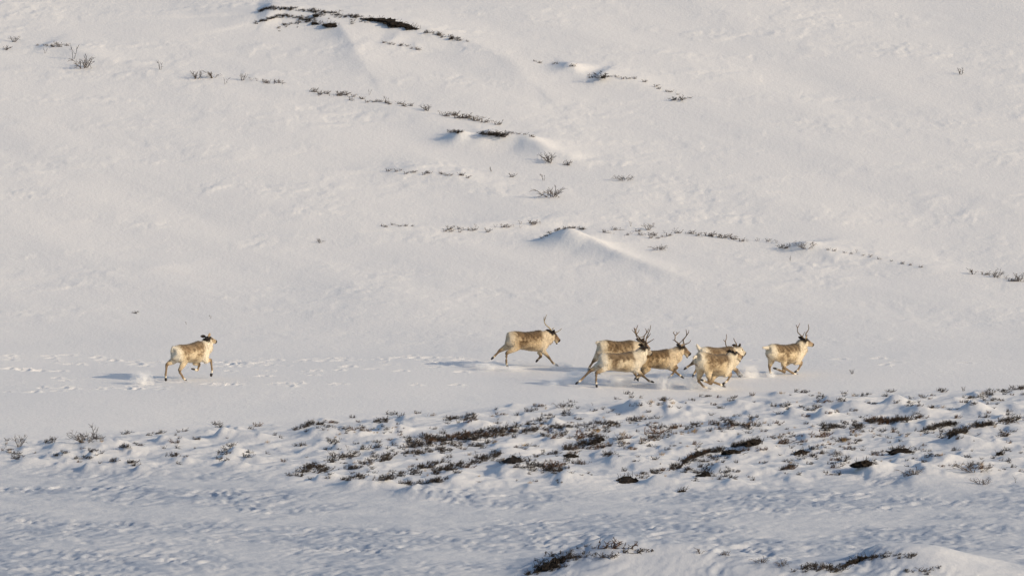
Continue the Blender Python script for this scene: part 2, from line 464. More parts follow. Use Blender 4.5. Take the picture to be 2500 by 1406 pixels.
def make_reindeer(D):
    ou, ov, sc = D['crop']
    psi = R(D['yaw']); cp, sp = math.cos(psi), math.sin(psi)
    G = on_ground(*D['root'])
    s = FPX / math.hypot(G.y, CAM_H - G.z)
    u0, v0 = D['root']
    th = PITCH + (v0 - CV) / FPX
    def loc(p, l=0.0):
        u, v = ou + p[0] / sc, ov + p[1] / sc
        r_, up = (u - u0) / s, (v0 - v) / s
        f = (r_ + l * sp) / cp
        dep = f * sp + l * cp
        return np.array([f, l, (up - dep * math.sin(th)) / math.cos(th)])
    g = D.get('girth', 1.0)
    H, S_ = loc(D['hip']), loc(D['shoulder'])
    ax = S_ - H; Ln = np.linalg.norm(ax)
    prof = [(-.37, .06, .10, .06, -.0), (-.33, .14, .19, .14, -.01), (-.22, .20, .235, .22, 0), (0, .235, .255, .25, 0), (.22, .245, .235, .265, 0), (.45, .26, .23, .295, 0),
            (.68, .265, .25, .32, 0), (.86, .25, .275, .325, 0), (1.03, .215, .255, .31, 0), (1.2, .16, .2, .23, .02), (1.3, .09, .11, .13, .03)]
    rows = []
    for t, w, a, b, dz in prof:
        c_ = H + ax * t; c_[2] += dz
        rows.append([*c_, w * g * .97, a * g, b * g])
    pieces = []
    V, F, trunkS = chain(rows, 4, 20); pieces.append((V, F))
    chains = []          # (kind, centerline rows) for colouring
    chains.append(('trunk', trunkS))
    # neck and head
    poll, nose, chin, nk = loc(D['poll']), loc(D['nose'], D.get('nose_l', 0)), loc(D['chin'], D.get('nose_l', 0)), loc(D['neck'])
    nb = S_ + ax * .12 + np.array([0, 0, .05])
    hd = nose - poll; hl = np.linalg.norm(hd); hd /= hl
    nrows = [[*(S_ + ax * -.08 + np.array([0, 0, .02])), .2 * g, .22 * g, .24 * g], [*(nb * .55 + nk * .45), .175, .195, .25], [*nk, .15, .165, .20],
             [*(nk * .35 + poll * .65), .122, .125, .155], [*(poll + hd * .03), .095, .09, .12]]
    V, F, nS = chain(nrows, 5, 16); pieces.append((V, F)); chains.append(('neck', nS))
    hk = 0.36 / max(hl, .25) * .5 + .5
    hrows = [[*(poll - hd * .05), .05, .05, .06], [*(poll + hd * .02), .095, .088, .115], [*(poll + hd * hl * .35), .092, .078, .12], [*(poll + hd * hl * .6), .068, .06, .098],
             [*(poll + hd * hl * .82), .058, .052, .075], [*(poll + hd * hl * .96), .056, .052, .064], [*(poll + hd * hl * 1.03), .036, .034, .038]]
    V, F, hS = chain(hrows, 5, 14); pieces.append((V, F)); chains.append(('head', hS))
    if D.get('mouth'):
        j0 = poll + hd * hl * .4 + np.array([0, 0, -.06])
        V, F, jS = chain([[*j0, .07, .06, .06], [*(j0 * .5 + chin * .5), .048, .045, .036], [*chin, .026, .02, .02]], 4, 10)
        pieces.append((V, F)); chains.append(('jaw', jS))
    # legs
    hooves = []
    for key, l in (('hind_far', .115), ('hind_near', -.115), ('fore_far', .10), ('fore_near', -.10)):
        j = [loc(p, l * (1.0 if i else 1.05)) for i, p in enumerate(D[key])]
        if key.startswith('hind'):
            top = H + np.array([0, l, 0]) + ax * -.02
            rows = [[*top, .10 * g, .2 * g, .2 * g], [*(top * .45 + j[0] * .55), .095, .165, .165], [*j[0], .08, .115, .115], [*(j[0] * .45 + j[1] * .55), .058, .078, .078], [*j[1], .041, .052, .052],
                    [*(j[1] * .55 + j[2] * .45), .029, .035, .035], [*j[2], .033, .038, .038], [*(j[2] * .4 + j[3] * .6), .034, .038, .038]]
        else:
            top = S_ + np.array([0, l, -.08]) + ax * .02
            rows = [[*top, .09, .15, .15], [*(top * .4 + j[0] * .6), .08, .11, .11], [*j[0], .062, .08, .08], [*(j[0] * .4 + j[1] * .6), .048, .056, .056], [*j[1], .040, .046, .046],
                    [*(j[1] * .5 + j[2] * .5), .028, .032, .032], [*j[2], .032, .036, .036], [*(j[2] * .4 + j[3] * .6), .033, .036, .036]]
        V, F, lS = chain(rows, 4, 12); pieces.append((V, F)); chains.append((key, lS))
        hooves.append((j[2], j[3]))
    # tail
    tl = [loc(p) for p in D['tail']]
    tr = [[*tl[0], .05, .05, .05]] + [[*p, .045, .05, .05] for p in tl[1:-1]] + [[*tl[-1], .018, .02, .02]]
    V, F, tS = chain(tr, 4, 10); pieces.append((V, F)); chains.append(('tail', tS))
    # one continuous skin
    VV, FF, off = [], [], 0
    for V, F in pieces:
        VV.append(V); FF += [tuple(i + off for i in f) for f in F]; off += len(V)
    raw = mesh_from('raw', np.concatenate(VV), FF)
    bm2 = bmesh.new(); bm2.from_mesh(raw); bmesh.ops.recalc_face_normals(bm2, faces=bm2.faces); bm2.to_mesh(raw); bm2.free()
    tmp = bpy.data.objects.new('tmp', raw); COL.objects.link(tmp)
    md = tmp.modifiers.new('r', 'REMESH'); md.mode = 'VOXEL'; md.voxel_size = .0135
    dg = bpy.context.evaluated_depsgraph_get()
    body = bpy.data.meshes.new_from_object(tmp.evaluated_get(dg))
    bpy.data.objects.remove(tmp); bpy.data.meshes.remove(raw)
    n = len(body.vertices)
    co = np.empty(n * 3); body.vertices.foreach_get('co', co); co = co.reshape(-1, 3)
    ed = np.empty(len(body.edges) * 2, np.int32); body.edges.foreach_get('vertices', ed); ed = ed.reshape(-1, 2)
    co = smooth_mesh(co, ed, 8)
    # colour by the limb each point belongs to
    best = np.full(n, 1e9); kid = np.zeros(n, int); par = np.zeros(n); relz = np.zeros(n)
    for ci, (kd, S) in enumerate(chains):
        for i in range(len(S) - 1):
            a, b = S[i, :3], S[i + 1, :3]; d = b - a; L2 = max(d @ d, 1e-9)
            t = np.clip((co - a) @ d / L2, 0, 1)
            q = co - a - t[:, None] * d
            rad = (S[i, 3:6].mean() * (1 - t) + S[i + 1, 3:6].mean() * t)
            dist = np.linalg.norm(q, axis=1) / rad * (1.12 if kd == 'trunk' else 1.0)
            m = dist < best
            best = np.where(m, dist, best); kid = np.where(m, ci, kid)
            par = np.where(m, (i + t) / (len(S) - 1), par); relz = np.where(m, q[:, 2] / rad, relz)
    names = [k for k, _ in chains]
    sd = D.get('seed', 1) * 7.7
    nA, nB, nC = nz3(co, 4, sd), nz3(co, 14, sd), nz3(co, 32, sd)
    colr = np.tile(CREAM, (n, 1))
    def lay(mask, c_):
        nonlocal colr
        mask = np.clip(mask, 0, 1)[:, None]; colr = colr * (1 - mask) + c_ * mask
    # coordinates along the trunk for the whole body
    tt = ((co - H) @ ax) / (Ln * Ln)
    cz = H[2] + (S_[2] - H[2]) * tt
    zz = (co[:, 2] - cz) / (.28 * g)
    isT = np.array([names[k] in ('trunk', 'neck') or (names[k].startswith(('hind', 'fore')) and False) for k in range(len(names))])[kid]
    thigh = np.array([names[k].startswith('hind') for k in range(len(names))])[kid] & (par < .42)
    sho = np.array([names[k].startswith('fore') for k in range(len(names))])[kid] & (par < .35)
    bodyish = isT | thigh | sho
    back = BROWN * D.get('back', 1.0)
    saddle = sstep(-.3, .4, zz + .4 * nA + .3 * nB) * (1 - sstep(.86, 1.1, tt + .12 * nA)) * sstep(-.2, .04, tt + .10 * nA + .08 * nB)
    flank = sstep(-.95, -.1, zz + .3 * nA) * (1 - sstep(.7, 1.0, tt)) * sstep(-.12, .05, tt)
    lay(bodyish * sstep(.72, 1.0, tt + .1 * nA) * .8, WHITE)
    lay(bodyish * flank * np.clip(.45 + .9 * nA + .5 * nB, 0, .85), TAN)
    lay(bodyish * saddle * .85, back)
    lay(bodyish * saddle * sstep(-.05, .4, nB + .4 * nC) * .6, back * .42)
    lay(bodyish * saddle * sstep(.1, .45, -nB) * .4, TAN)
    lay(bodyish * sstep(.68, .9, zz) * saddle * .5, back * .55)
    stripe = np.exp(-((zz + .78 + .1 * nA) / .17) ** 2) * np.exp(-((tt - .5) / .22) ** 2)
    lay(bodyish * stripe * .75 * D.get('stripe', 1.0), BROWN * .8)
    sp2 = np.exp(-((zz + .55 + .15 * nA) / .3) ** 2) * np.exp(-((tt - .14 - .05 * nB) / .12) ** 2) * (np.abs(co[:, 1]) > .1)
    lay(bodyish * sp2 * .75 * D.get('stripe', 1.0), BROWN * .85)
    rump = (1 - sstep(-.26, -.02, tt + .10 * nB + .06 * nA))
    lay(bodyish * rump, WHITE)
    lay(np.exp(-((tt + .37) / .12) ** 2 - ((zz + .5) / .25) ** 2 - (co[:, 1] / .04) ** 2) * .9 * bodyish, RUST * .6)
    for ci, nm in enumerate(names):
        m = (kid == ci).astype(float)
        if nm.startswith(('hind', 'fore')):
            q0 = .36 if nm.startswith('hind') else .30
            lay(m * sstep(q0, q0 + .2, par + .06 * nA) * .85, LEG * D.get('leg', 1.0))
            frontal = sstep(.1, .7, nB)
            lay(m * sstep(.5, .62, par) * (1 - sstep(.78, .84, par)) * (.25 + .5 * frontal), BROWN * .75)
            lay(m * np.exp(-((par - .575) / .03) ** 2) * .6, BROWN * .45)
            lay(m * sstep(.86, .91, par), WHITE)
        elif nm == 'neck':
            lay(m * sstep(.3, .9, par) * sstep(.3, .8, relz) * .5, TAN)
            lay(m * sstep(.56, .70, par + .05 * nA) * sstep(-.05, .3, relz + .2 * nB) * D.get('nape', 1.0), DARK)
            lay(m * sstep(.7, .9, par) * (1 - sstep(-.5, .1, relz)) * D.get('jowl', .3), BROWN)
        elif nm == 'head':
            face = np.array(D.get('face', (.3, .2, .12))) * np.array([.72, .78, .86])
            lay(m * sstep(.12, .3, par), face)
            lay(m * (1 - sstep(-.9, -.2, relz)) * .6, CREAM)
            lay(m * (1 - sstep(.20, .32, par)) * sstep(-.35, .15, relz) * D.get('nape', 1.0), DARK)
            lay(m * sstep(.35, .5, par) * sstep(.35, .75, relz) * .75 * D.get('blaze', 1.0), DARK * 2)
            lay(m * sstep(.62, .72, par), DARK)
        elif nm == 'jaw':
            lay(m, CREAM * .75); lay(m * sstep(.6, .8, par), DARK)
        elif nm == 'tail':
            lay(m, WHITE)
    tn = np.array(D.get('tone', (1, 1, 1))); colr = colr * np.where(bodyish[:, None], tn, .5 + .5 * tn)
    # coarse coat relief
    body.vertices.foreach_set('co', co.ravel()); body.update()
    nrm = np.empty(n * 3); body.vertices.foreach_get('normal', nrm); nrm = nrm.reshape(-1, 3)
    shag = np.where(bodyish, .007, .002)[:, None]
    co = co + nrm * shag * (nz3(co, 18, sd) + .7 * nC)[:, None]
    body.vertices.foreach_set('co', co.ravel())
    body.polygons.foreach_set('use_smooth', [True] * len(body.polygons))
    ca = body.attributes.new('coat', 'FLOAT_COLOR', 'POINT')
    ca.data.foreach_set('color', np.hstack([np.clip(colr, .01, .9), np.ones((n, 1))]).astype(np.float32).ravel())
    body.materials.clear(); body.materials.append(fur); body.name = 'body'; body.update()
    root = bpy.data.objects.new('reindeer', None); COL.objects.link(root)
    root.location = G; root.rotation_euler = (0, 0, psi); root.empty_display_size = .3
    tag(root, D['label'], 'reindeer', 'running reindeer herd')
    bo = add_obj('body', body, root)
    rg = np.random.default_rng(D['seed'] + 50)
    nk_i = names.index('neck'); tl_i = names.index('tail')
    cand = np.where(bodyish | (kid == tl_i))[0]
    pick = rg.choice(cand, 4200)
    bp_, bn = co[pick], nrm[pick]
    flow = np.tile(np.array([-.8, 0, -.55]), (len(pick), 1)) + rg.normal(0, .35, (len(pick), 3))
    flow -= bn * np.sum(flow * bn, 1)[:, None] * .9; flow /= np.linalg.norm(flow, axis=1)[:, None]
    dirn = flow + bn * rg.uniform(.12, .4, (len(pick), 1)); dirn /= np.linalg.norm(dirn, axis=1)[:, None]
    ln_ = np.where(kid[pick] == nk_i, .07, .036) * rg.uniform(.6, 1.4, len(pick))
    sdw = np.cross(dirn, bn); sdw /= np.linalg.norm(sdw, axis=1)[:, None] + 1e-9
    w_ = rg.uniform(.004, .008, (len(pick), 1))
    b0_ = bp_ - bn * .004
    FV = np.stack([b0_ - sdw * w_, b0_ + sdw * w_, b0_ + bn * .006 + dirn * ln_[:, None]], 1).reshape(-1, 3)
    fm = bpy.data.meshes.new('fur'); fm.from_pydata(FV.tolist(), [], np.arange(len(FV)).reshape(-1, 3).tolist()); fm.materials.append(fur)
    tone = rg.uniform(.8, 1.2, (len(pick), 1)); fc = np.repeat(np.clip(colr[pick] * tone, .01, .9), 3, 0)
    fa = fm.attributes.new('coat', 'FLOAT_COLOR', 'POINT'); fa.data.foreach_set('color', np.hstack([fc, np.ones((len(fc), 1))]).astype(np.float32).ravel())
    fm.update(); add_obj('fur', fm, root)
    # hooves: two toes each
    for f_, h_ in hooves:
        d = h_ - f_; d /= np.linalg.norm(d); VV, FF = [], []
        for sy in (-1, 1):
            base = h_ - d * .045 + np.array([0, sy * .019, 0])
            rows = [[*base, .019, .026, .024], [*(base + d * .03), .022, .028, .026], [*(base + d * .065 + np.array([0, sy * .006, 0])), .017, .018, .020], [*(base + d * .09), .006, .006, .008]]
            V, F, _ = chain(rows, 2, 8)
            FF += [tuple(i + len(VV) * len(V) for i in f) for f in F]; VV.append(V)
        add_obj('hoof', mesh_from('hoof', np.concatenate(VV), FF, M_HOOF, True), root)
    # ears: cupped leaves
    for key, l in (('ear_far', .075), ('ear_near', -.075)):
        if key not in D: continue
        b = poll + np.array([0, l * .75, .045]) - hd * .02
        t = loc(D[key][1], l * D.get('ear_l', 1.9))
        d = t - b; ln = np.linalg.norm(d); d /= ln; ln = min(max(ln, .12), .165)
        sd_ = np.cross(d, np.array([0, 1.0 if l > 0 else -1.0, 0.25])); sd_ /= np.linalg.norm(sd_); nn = np.cross(sd_, d)
        rings = []
        for q, w in ((0, .35), (.2, .8), (.45, 1.0), (.7, .8), (.9, .4), (1, .08)):
            c_ = b + d * ln * q
            rings.append(np.array([c_ + sd_ * math.cos(a) * .044 * w + nn * (math.sin(a) * .014 * w + .018 * w * abs(math.cos(a))) for a in np.linspace(0, 2 * np.pi, 10, endpoint=False)]))
        V, F = tube_rings(rings)
        add_obj('ear', mesh_from('ear', V, F, M_EARL if key in D.get('pale_ears', ()) else M_EARD, True), root)
    # eyes
    up = np.cross(hd, np.array([0, 1, 0])); up = up if up[2] > 0 else -up
    for l in (-1, 1):
        c_ = poll + hd * hl * .33 + up * .026 + np.array([0, l * .082, 0])
        V, F, _ = chain([[*(c_ - hd * .019), .003, .003, .003], [*(c_ - hd * .012), .012, .012, .012], [*c_, .016, .016, .016], [*(c_ + hd * .012), .012, .012, .012], [*(c_ + hd * .019), .003, .003, .003]], 2, 8)
        add_obj('eye', mesh_from('eye', V, F, M_EYE, True), root)
    # antlers
    for side, beams in D.get('antlers', []):
        VV, FF, off = [], [], 0
        for bi, (pts, la, lb) in enumerate(beams):
            n_ = len(pts); r0 = .0195 if bi == 0 else .0145
            rows = []
            for i, p in enumerate(pts):
                q = i / (n_ - 1); r_ = r0 * (1 - .58 * q)
                rows.append([*loc(p, side * (la + (lb - la) * q)), r_, r_, r_])
            V, F, _ = chain(rows, 4, 7, thin=True)
            VV.append(V); FF += [tuple(i + off for i in f) for f in F]; off += len(V)
        add_obj('antler', mesh_from('antler', np.concatenate(VV), FF, M_ANTP if D.get('pale_antler') else M_ANT, True), root)
    return root

DEER = [
 dict(crop=(350, 770, 7.4), yaw=38, root=(440, 929), hip=(672, 690), shoulder=(1045, 628), seed=1, tone=(1.12, 1.1, 1.05), back=1.5, girth=.98, leg=1.25, jowl=0,
      label='antlerless pale reindeer trotting alone far behind the herd', neck=(1130, 545), poll=(1150, 418), nose=(1305, 475), chin=(1268, 515), face=(.42, .30, .18),
      ear_far=((1075, 412), (1008, 372)), ear_near=((1195, 395), (1193, 312)), pale_ears=('ear_near',), ear_l=1.2,
      hind_far=[(560, 800), (430, 890), (405, 1090), (410, 1158)], hind_near=[(755, 810), (655, 1005), (725, 1130), (775, 1188)],
      fore_far=[(920, 850), (1005, 885), (965, 990), (885, 965)], fore_near=[(1120, 820), (1208, 805), (1230, 985), (1215, 1075)], tail=[(560, 560), (535, 610), (545, 690)]),
 dict(crop=(1150, 750, 8.27), yaw=20, root=(1290, 897), hip=(905, 665), shoulder=(1425, 660), seed=2, tone=(.95, .87, .76), back=.95, girth=.98, face=(.24, .15, .085), jowl=.8, mouth=True, pale_antler=True, leg=.85,
      label='reindeer with one tall single antler running at the rear of the herd', neck=(1555, 610), poll=(1645, 545), nose=(1790, 685), chin=(1735, 755),
      ear_far=((1590, 495), (1505, 458)), ear_near=((1692, 540), (1685, 452)),
      hind_far=[(765, 770), (575, 885), (480, 985), (428, 1035)], hind_near=[(930, 800), (718, 935), (712, 1130), (738, 1205)],
      fore_far=[(1390, 900), (1410, 1000), (1365, 1040), (1330, 1085)], fore_near=[(1455, 880), (1565, 1010), (1655, 1130), (1735, 1172)], tail=[(790, 540), (745, 570), (735, 605)],
      antlers=[(-1, [([(1655, 510), (1590, 430), (1500, 345), (1475, 260), (1475, 195)], .05, .14), ([(1478, 285), (1500, 225), (1525, 152)], .13, .2), ([(1690, 510), (1745, 495), (1795, 465), (1832, 428)], .04, .08), ([(1640, 445), (1680, 420)], .07, .1)])]),
 dict(crop=(1380, 770, 7.4), yaw=20, root=(1500, 911), hip=(752, 610), shoulder=(1222, 625), seed=3, tone=(1.0, .94, .84), back=.9, face=(.3, .2, .13),
      label='reindeer half hidden behind another, with back and dark ears showing above', neck=(1330, 560), poll=(1400, 490), nose=(1525, 610), chin=(1500, 640),
      ear_far=((1330, 470), (1262, 425)), ear_near=((1395, 490), (1380, 418)),
      hind_far=[(590, 740), (505, 830), (440, 930), (420, 985)], hind_near=[(720, 740), (600, 860), (600, 970), (615, 1035)],
      fore_far=[(1230, 810), (1290, 870), (1240, 930), (1205, 950)], fore_near=[(1260, 800), (1340, 880), (1410, 960), (1460, 990)], tail=[(620, 520), (575, 490), (540, 492)],
      antlers=[(-1, [([(1425, 470), (1430, 370), (1490, 290), (1502, 238)], .05, .2), ([(1470, 310), (1465, 270), (1440, 233)], .12, .2), ([(1428, 372), (1390, 388), (1345, 396)], .08, .12)]),
               (1, [([(1395, 460), (1330, 390), (1290, 340), (1285, 255), (1315, 175)], .05, .2), ([(1290, 340), (1262, 250), (1245, 215)], .12, .2)])]),
 dict(crop=(1380, 770, 7.4), yaw=18, root=(1500, 944), hip=(780, 838), shoulder=(1250, 815), seed=4, tone=(1.08, 1.06, 1.02), girth=.94, back=1.0, face=(.46, .36, .26), blaze=.2,
      label='nearest reindeer at the cluster left, tall branching antlers, legs fully stretched', neck=(1355, 700), poll=(1445, 590), nose=(1565, 705), chin=(1510, 750),
      ear_far=((1370, 565), (1283, 520)), ear_near=((1445, 560), (1440, 470)),
      hind_far=[(610, 910), (450, 1000), (285, 1165), (205, 1225)], hind_near=[(790, 910), (560, 1040), (555, 1200), (566, 1282)],
      fore_far=[(1250, 1000), (1270, 1065), (1295, 1110), (1312, 1160)], fore_near=[(1290, 985), (1400, 1085), (1510, 1178), (1580, 1200)], tail=[(690, 700), (640, 740), (625, 790)],
      antlers=[(1, [([(1415, 530), (1340, 450), (1290, 380), (1268, 325), (1208, 262)], .05, .24), ([(1268, 325), (1258, 270), (1243, 222)], .18, .26), ([(1285, 345), (1320, 300), (1342, 250)], .15, .22), ([(1250, 250), (1290, 235), (1316, 172)], .2, .24)]),
               (-1, [([(1465, 530), (1465, 420), (1500, 330), (1530, 255), (1541, 178)], .05, .24), ([(1480, 410), (1520, 360), (1542, 322)], .1, .22), ([(1475, 500), (1555, 455), (1608, 420)], .05, .1), ([(1490, 495), (1530, 480)], .06, .04)])]),
 dict(crop=(1520, 780, 7.81), yaw=12, root=(1622, 938), hip=(395, 745), shoulder=(905, 738), seed=5, tone=(.98, .88, .74), girth=.93, back=.85, face=(.26, .17, .10), mouth=True, leg=.8,
      label='open mouthed reindeer in the middle of the cluster with curved forked antlers', neck=(1020, 640), poll=(1135, 545), nose=(1295, 670), chin=(1240, 742),
      ear_far=((1090, 520), (1018, 478)), ear_near=((1142, 545), (1130, 463)), pale_ears=('ear_near',),
      hind_far=[(430, 920), (350, 1020), (275, 1090), (235, 1135)], hind_near=[(470, 920), (395, 1030), (315, 1085), (282, 1132)],
      fore_far=[(880, 905), (995, 985), (1080, 1055), (1145, 1102)], fore_near=[(915, 895), (1045, 905), (945, 1045), (875, 1105)], tail=[(260, 650), (225, 690), (215, 740)],
      antlers=[(1, [([(1110, 500), (1045, 440), (1000, 400), (1003, 310), (970, 255), (990, 228)], .05, .2), ([(1003, 310), (1050, 272), (1088, 232)], .15, .22), ([(1042, 280), (1033, 235)], .18, .24), ([(1000, 402), (955, 390)], .1, .14), ([(1080, 460), (1130, 410), (1145, 375)], .06, .06)]),
               (-1, [([(1180, 505), (1155, 400), (1190, 345), (1218, 300), (1215, 240), (1205, 192)], .05, .22), ([(1215, 312), (1252, 255), (1262, 203)], .16, .24), ([(1188, 475), (1270, 440), (1302, 388)], .06, .1)])]),
 dict(crop=(1640, 790, 7.81), yaw=25, root=(1760, 922), hip=(685, 618), shoulder=(1160, 622), seed=6, tone=(1.12, 1.1, 1.06), back=1.1, face=(.56, .46, .34), blaze=.15, nape=.35, mouth=True,
      label='white tailed reindeer half hidden behind another, pale face and black ear showing', neck=(1225, 550), poll=(1275, 480), nose=(1410, 580), chin=(1385, 630),
      ear_far=((1230, 430), (1150, 404)), ear_near=((1285, 480), (1300, 376)),
      hind_far=[(480, 700), (385, 765), (290, 830), (250, 862)], hind_near=[(560, 760), (480, 850), (425, 950), (400, 1000)],
      fore_far=[(1130, 830), (1250, 885), (1310, 950), (1342, 985)], fore_near=[(1160, 830), (1225, 905), (1262, 970), (1300, 1012)], tail=[(560, 540), (500, 455), (465, 385)],
      antlers=[(-1, [([(1245, 450), (1235, 395), (1200, 335), (1178, 282)], .05, .16)])]),
 dict(crop=(1640, 790, 7.81), yaw=37, root=(1740, 951), hip=(618, 720), shoulder=(1028, 778), seed=7, tone=(1.02, .98, .9), back=.95, face=(.32, .21, .12), mouth=True,
      label='nearest reindeer at the cluster right, galloping with legs gathered under its belly', neck=(1120, 660), poll=(1195, 570), nose=(1350, 645), chin=(1320, 728),
      ear_far=((1110, 570), (1045, 528)), ear_near=((1215, 590), (1192, 512)), pale_ears=('ear_near',),
      hind_far=[(540, 930), (505, 1085), (610, 1205), (725, 1250)], hind_near=[(705, 940), (705, 1085), (905, 1155), (1000, 1198)],
      fore_far=[(810, 1000), (748, 1145), (635, 1105), (560, 1070)], fore_near=[(1010, 970), (1142, 965), (1060, 1090), (985, 1150)], tail=[(470, 630), (430, 640), (395, 680)],
      antlers=[(1, [([(1160, 530), (1100, 470), (1045, 425), (1030, 345), (1050, 270), (1050, 203)], .05, .18), ([(1030, 345), (985, 308)], .12, .14)]), (-1, [([(1180, 530), (1155, 485), (1185, 450), (1218, 405)], .04, .08)])]),
 dict(crop=(1820, 770, 8.271), yaw=36, root=(1920, 914), hip=(598, 748), shoulder=(1035, 755), seed=8, tone=(1.04, 1.0, .92), girth=.92, back=.9, face=(.36, .25, .16),
      label='leading reindeer at the front of the herd with two curved antlers', neck=(1115, 625), poll=(1205, 515), nose=(1380, 600), chin=(1350, 648),
      ear_far=((1125, 510), (1070, 435)), ear_near=((1235, 510), (1222, 425)), pale_ears=('ear_near',),
      hind_far=[(520, 900), (482, 1040), (490, 1140), (535, 1188)], hind_near=[(765, 900), (775, 1055), (960, 1168), (1065, 1203)],
      fore_far=[(770, 1000), (792, 1145), (665, 1100), (585, 1068)], fore_near=[(1010, 950), (1145, 960), (1065, 1100), (1010, 1145)], tail=[(470, 650), (400, 655), (328, 650)],
      antlers=[(1, [([(1190, 470), (1120, 400), (1065, 342), (1055, 255), (1030, 192)], .05, .2), ([(1058, 250), (1080, 215), (1106, 158)], .16, .2), ([(1160, 425), (1180, 385), (1208, 332)], .06, .06)]),
               (-1, [([(1245, 470), (1225, 372), (1265, 310), (1282, 255), (1270, 182)], .05, .2), ([(1245, 410), (1272, 400)], .05, .08)])]),
]
for D in DEER: make_reindeer(D)

# ------------------------------------------------------------------ plants of the tundra
M_TWIG = plain_mat('bare_twig_bark', (.088, .072, .064), .8, .2, .4, 9)
M_HEATH = plain_mat('dark_heather', (.046, .038, .033), .85, .15, .5, 7)
M_RUSTY = plain_mat('rusty_heather', (.095, .055, .034), .85, .15, .5, 7)
M_STRAW = plain_mat('dry_straw_grass', (.30, .205, .105), .8, .2, .35, 7)
M_PEAT = plain_mat('dark_peat', (.020, .016, .013), .95, .1, .5, 14)

class Soup:
    def __init__(s): s.V, s.F, s.n = [], [], 0
    def twig(s, pts, r0, r1):
        pts = [np.asarray(p, float) for p in pts]; n = len(pts)
        for i, p in enumerate(pts):
            t = pts[min(i + 1, n - 1)] - pts[max(i - 1, 0)]; t = t / (np.linalg.norm(t) + 1e-9)
            a = np.cross(t, [.3, .2, 1.0] if abs(t[2]) < .9 else [1., 0, 0]); a /= np.linalg.norm(a); b = np.cross(t, a)
            r = r0 + (r1 - r0) * i / (n - 1)
            for k in range(3):
                q = 2.094 * k; s.V.append(p + r * (a * math.cos(q) + b * math.sin(q)))
            if i:
                o = s.n + 3 * (i - 1)
                for k in range(3): s.F.append((o + k, o + (k + 1) % 3, o + 3 + (k + 1) % 3, o + 3 + k))
        e = s.n + 3 * (n - 1); s.F.append((e, e + 1, e + 2)); s.n += 3 * n
    def leaf(s, p, d, w):
        d = np.asarray(d, float); L_ = np.cross(d, [0.2, .9, .4]); L_ = L_ / (np.linalg.norm(L_) + 1e-9) * w
        k = s.n; s.V += [p - L_, p + d * .5 + np.array([0, 0, w * .5]), p + L_, p + d]; s.F += [(k, k + 1, k + 2), (k + 1, k + 3, k + 2), (k, k + 3, k + 1)]; s.n += 4
    def mesh(s, name, mat): return mesh_from(name, s.V, s.F, mat)

def bend(rg, p, d, L_, n, wob, droop=0.):
    out = [np.array(p)]; d = np.array(d, float)
    for i in range(n):
        d = d / np.linalg.norm(d); out.append(out[-1] + d * L_ / n)
        d = d + rg.normal(0, wob, 3) + np.array([0, 0, -droop])
    return out, d

def gen_shrub(seed, stems, spread, tilt, lean=.15):
    rg = np.random.default_rng(seed); S = Soup()
    for k in range(stems):
        a = rg.uniform(0, 6.283); b = np.array([math.cos(a), math.sin(a), 0]) * rg.uniform(0, spread)
        d = np.array([math.cos(a) * rg.uniform(.2, tilt) + lean, math.sin(a) * rg.uniform(.2, tilt), 1])
        L_ = rg.uniform(.26, .5)
        pts, d2 = bend(rg, b + np.array([0, 0, -.04]), d, L_, 5, .16)
        S.twig(pts, rg.uniform(.009, .013), .004)
        for q in range(rg.integers(3, 6)):
            i = rg.integers(2, 5); dd = (pts[i + 1] - pts[i]) / np.linalg.norm(pts[i + 1] - pts[i]) + rg.normal(0, .55, 3)
            p2, _ = bend(rg, pts[i], dd, rg.uniform(.08, .2), 3, .25); S.twig(p2, .006, .003)
            if rg.random() < .6:
                p3, _ = bend(rg, p2[2], dd + rg.normal(0, .6, 3), rg.uniform(.05, .1), 2, .2); S.twig(p3, .0045, .003)
    return S
def gen_heath(seed, n, area, lean, leafy):
    rg = np.random.default_rng(seed); S = Soup(); creep = []
    for k in range(4):
        a = rg.uniform(0, 6.283)
        pts, _ = bend(rg, [0, 0, .0], [math.cos(a), math.sin(a) * .8, .04], area * rg.uniform(1.3, 2.2), 4, .2)
        for p in pts: p[2] = .004
        S.twig(pts, .008, .005); creep.append(pts)
    for k in range(n):
        cpt = creep[k % 4]; q = rg.random() ** .7 * 3.99; i = int(q); b = cpt[i] + (cpt[i + 1] - cpt[i]) * (q - i)
        d = np.array([lean + rg.normal(0, .45), rg.normal(0, .5), rg.uniform(.6, 1.3)])
        pts, d2 = bend(rg, b, d, rg.uniform(.08, .2), 3, .25, .08)
        S.twig(pts, .0070, .0036)
        if rg.random() < .65:
            p2, _ = bend(rg, pts[2], d2 + rg.normal(0, .7, 3), rg.uniform(.04, .09), 2, .2); S.twig(p2, .0055, .0035)
        for q in range(leafy):
            S.leaf(pts[rg.integers(1, 4)] + rg.normal(0, .008, 3), rg.normal(0, .5, 3) * .05 + np.array([.012, 0, .012]), .009)
    return S
def gen_grass(seed, n):
    rg = np.random.default_rng(seed); S = Soup()
    for k in range(n):
        pts, _ = bend(rg, [rg.normal(0, .06), rg.normal(0, .05), -.02], [rg.normal(.35, .3), rg.normal(0, .3), 1], rg.uniform(.1, .24), 3, .12, .12)
        S.twig(pts, .0045, .002)
    return S
SHRUB = [gen_shrub(100 + k, 9, .07, .75) for k in range(4)]
WIDE = [gen_shrub(120 + k, 12, .14, 1.35, .1) for k in range(3)]
SPRIG = [gen_shrub(140 + k, 2 + k % 2, .05, .35, .1) for k in range(4)]
HEATH = [gen_heath(200 + k, 22, .12, .5, 2) for k in range(7)]
THIN = [gen_heath(220 + k, 10, .065, .3, 0) for k in range(4)]
GRASS = [gen_grass(240 + k, 26) for k in range(3)]
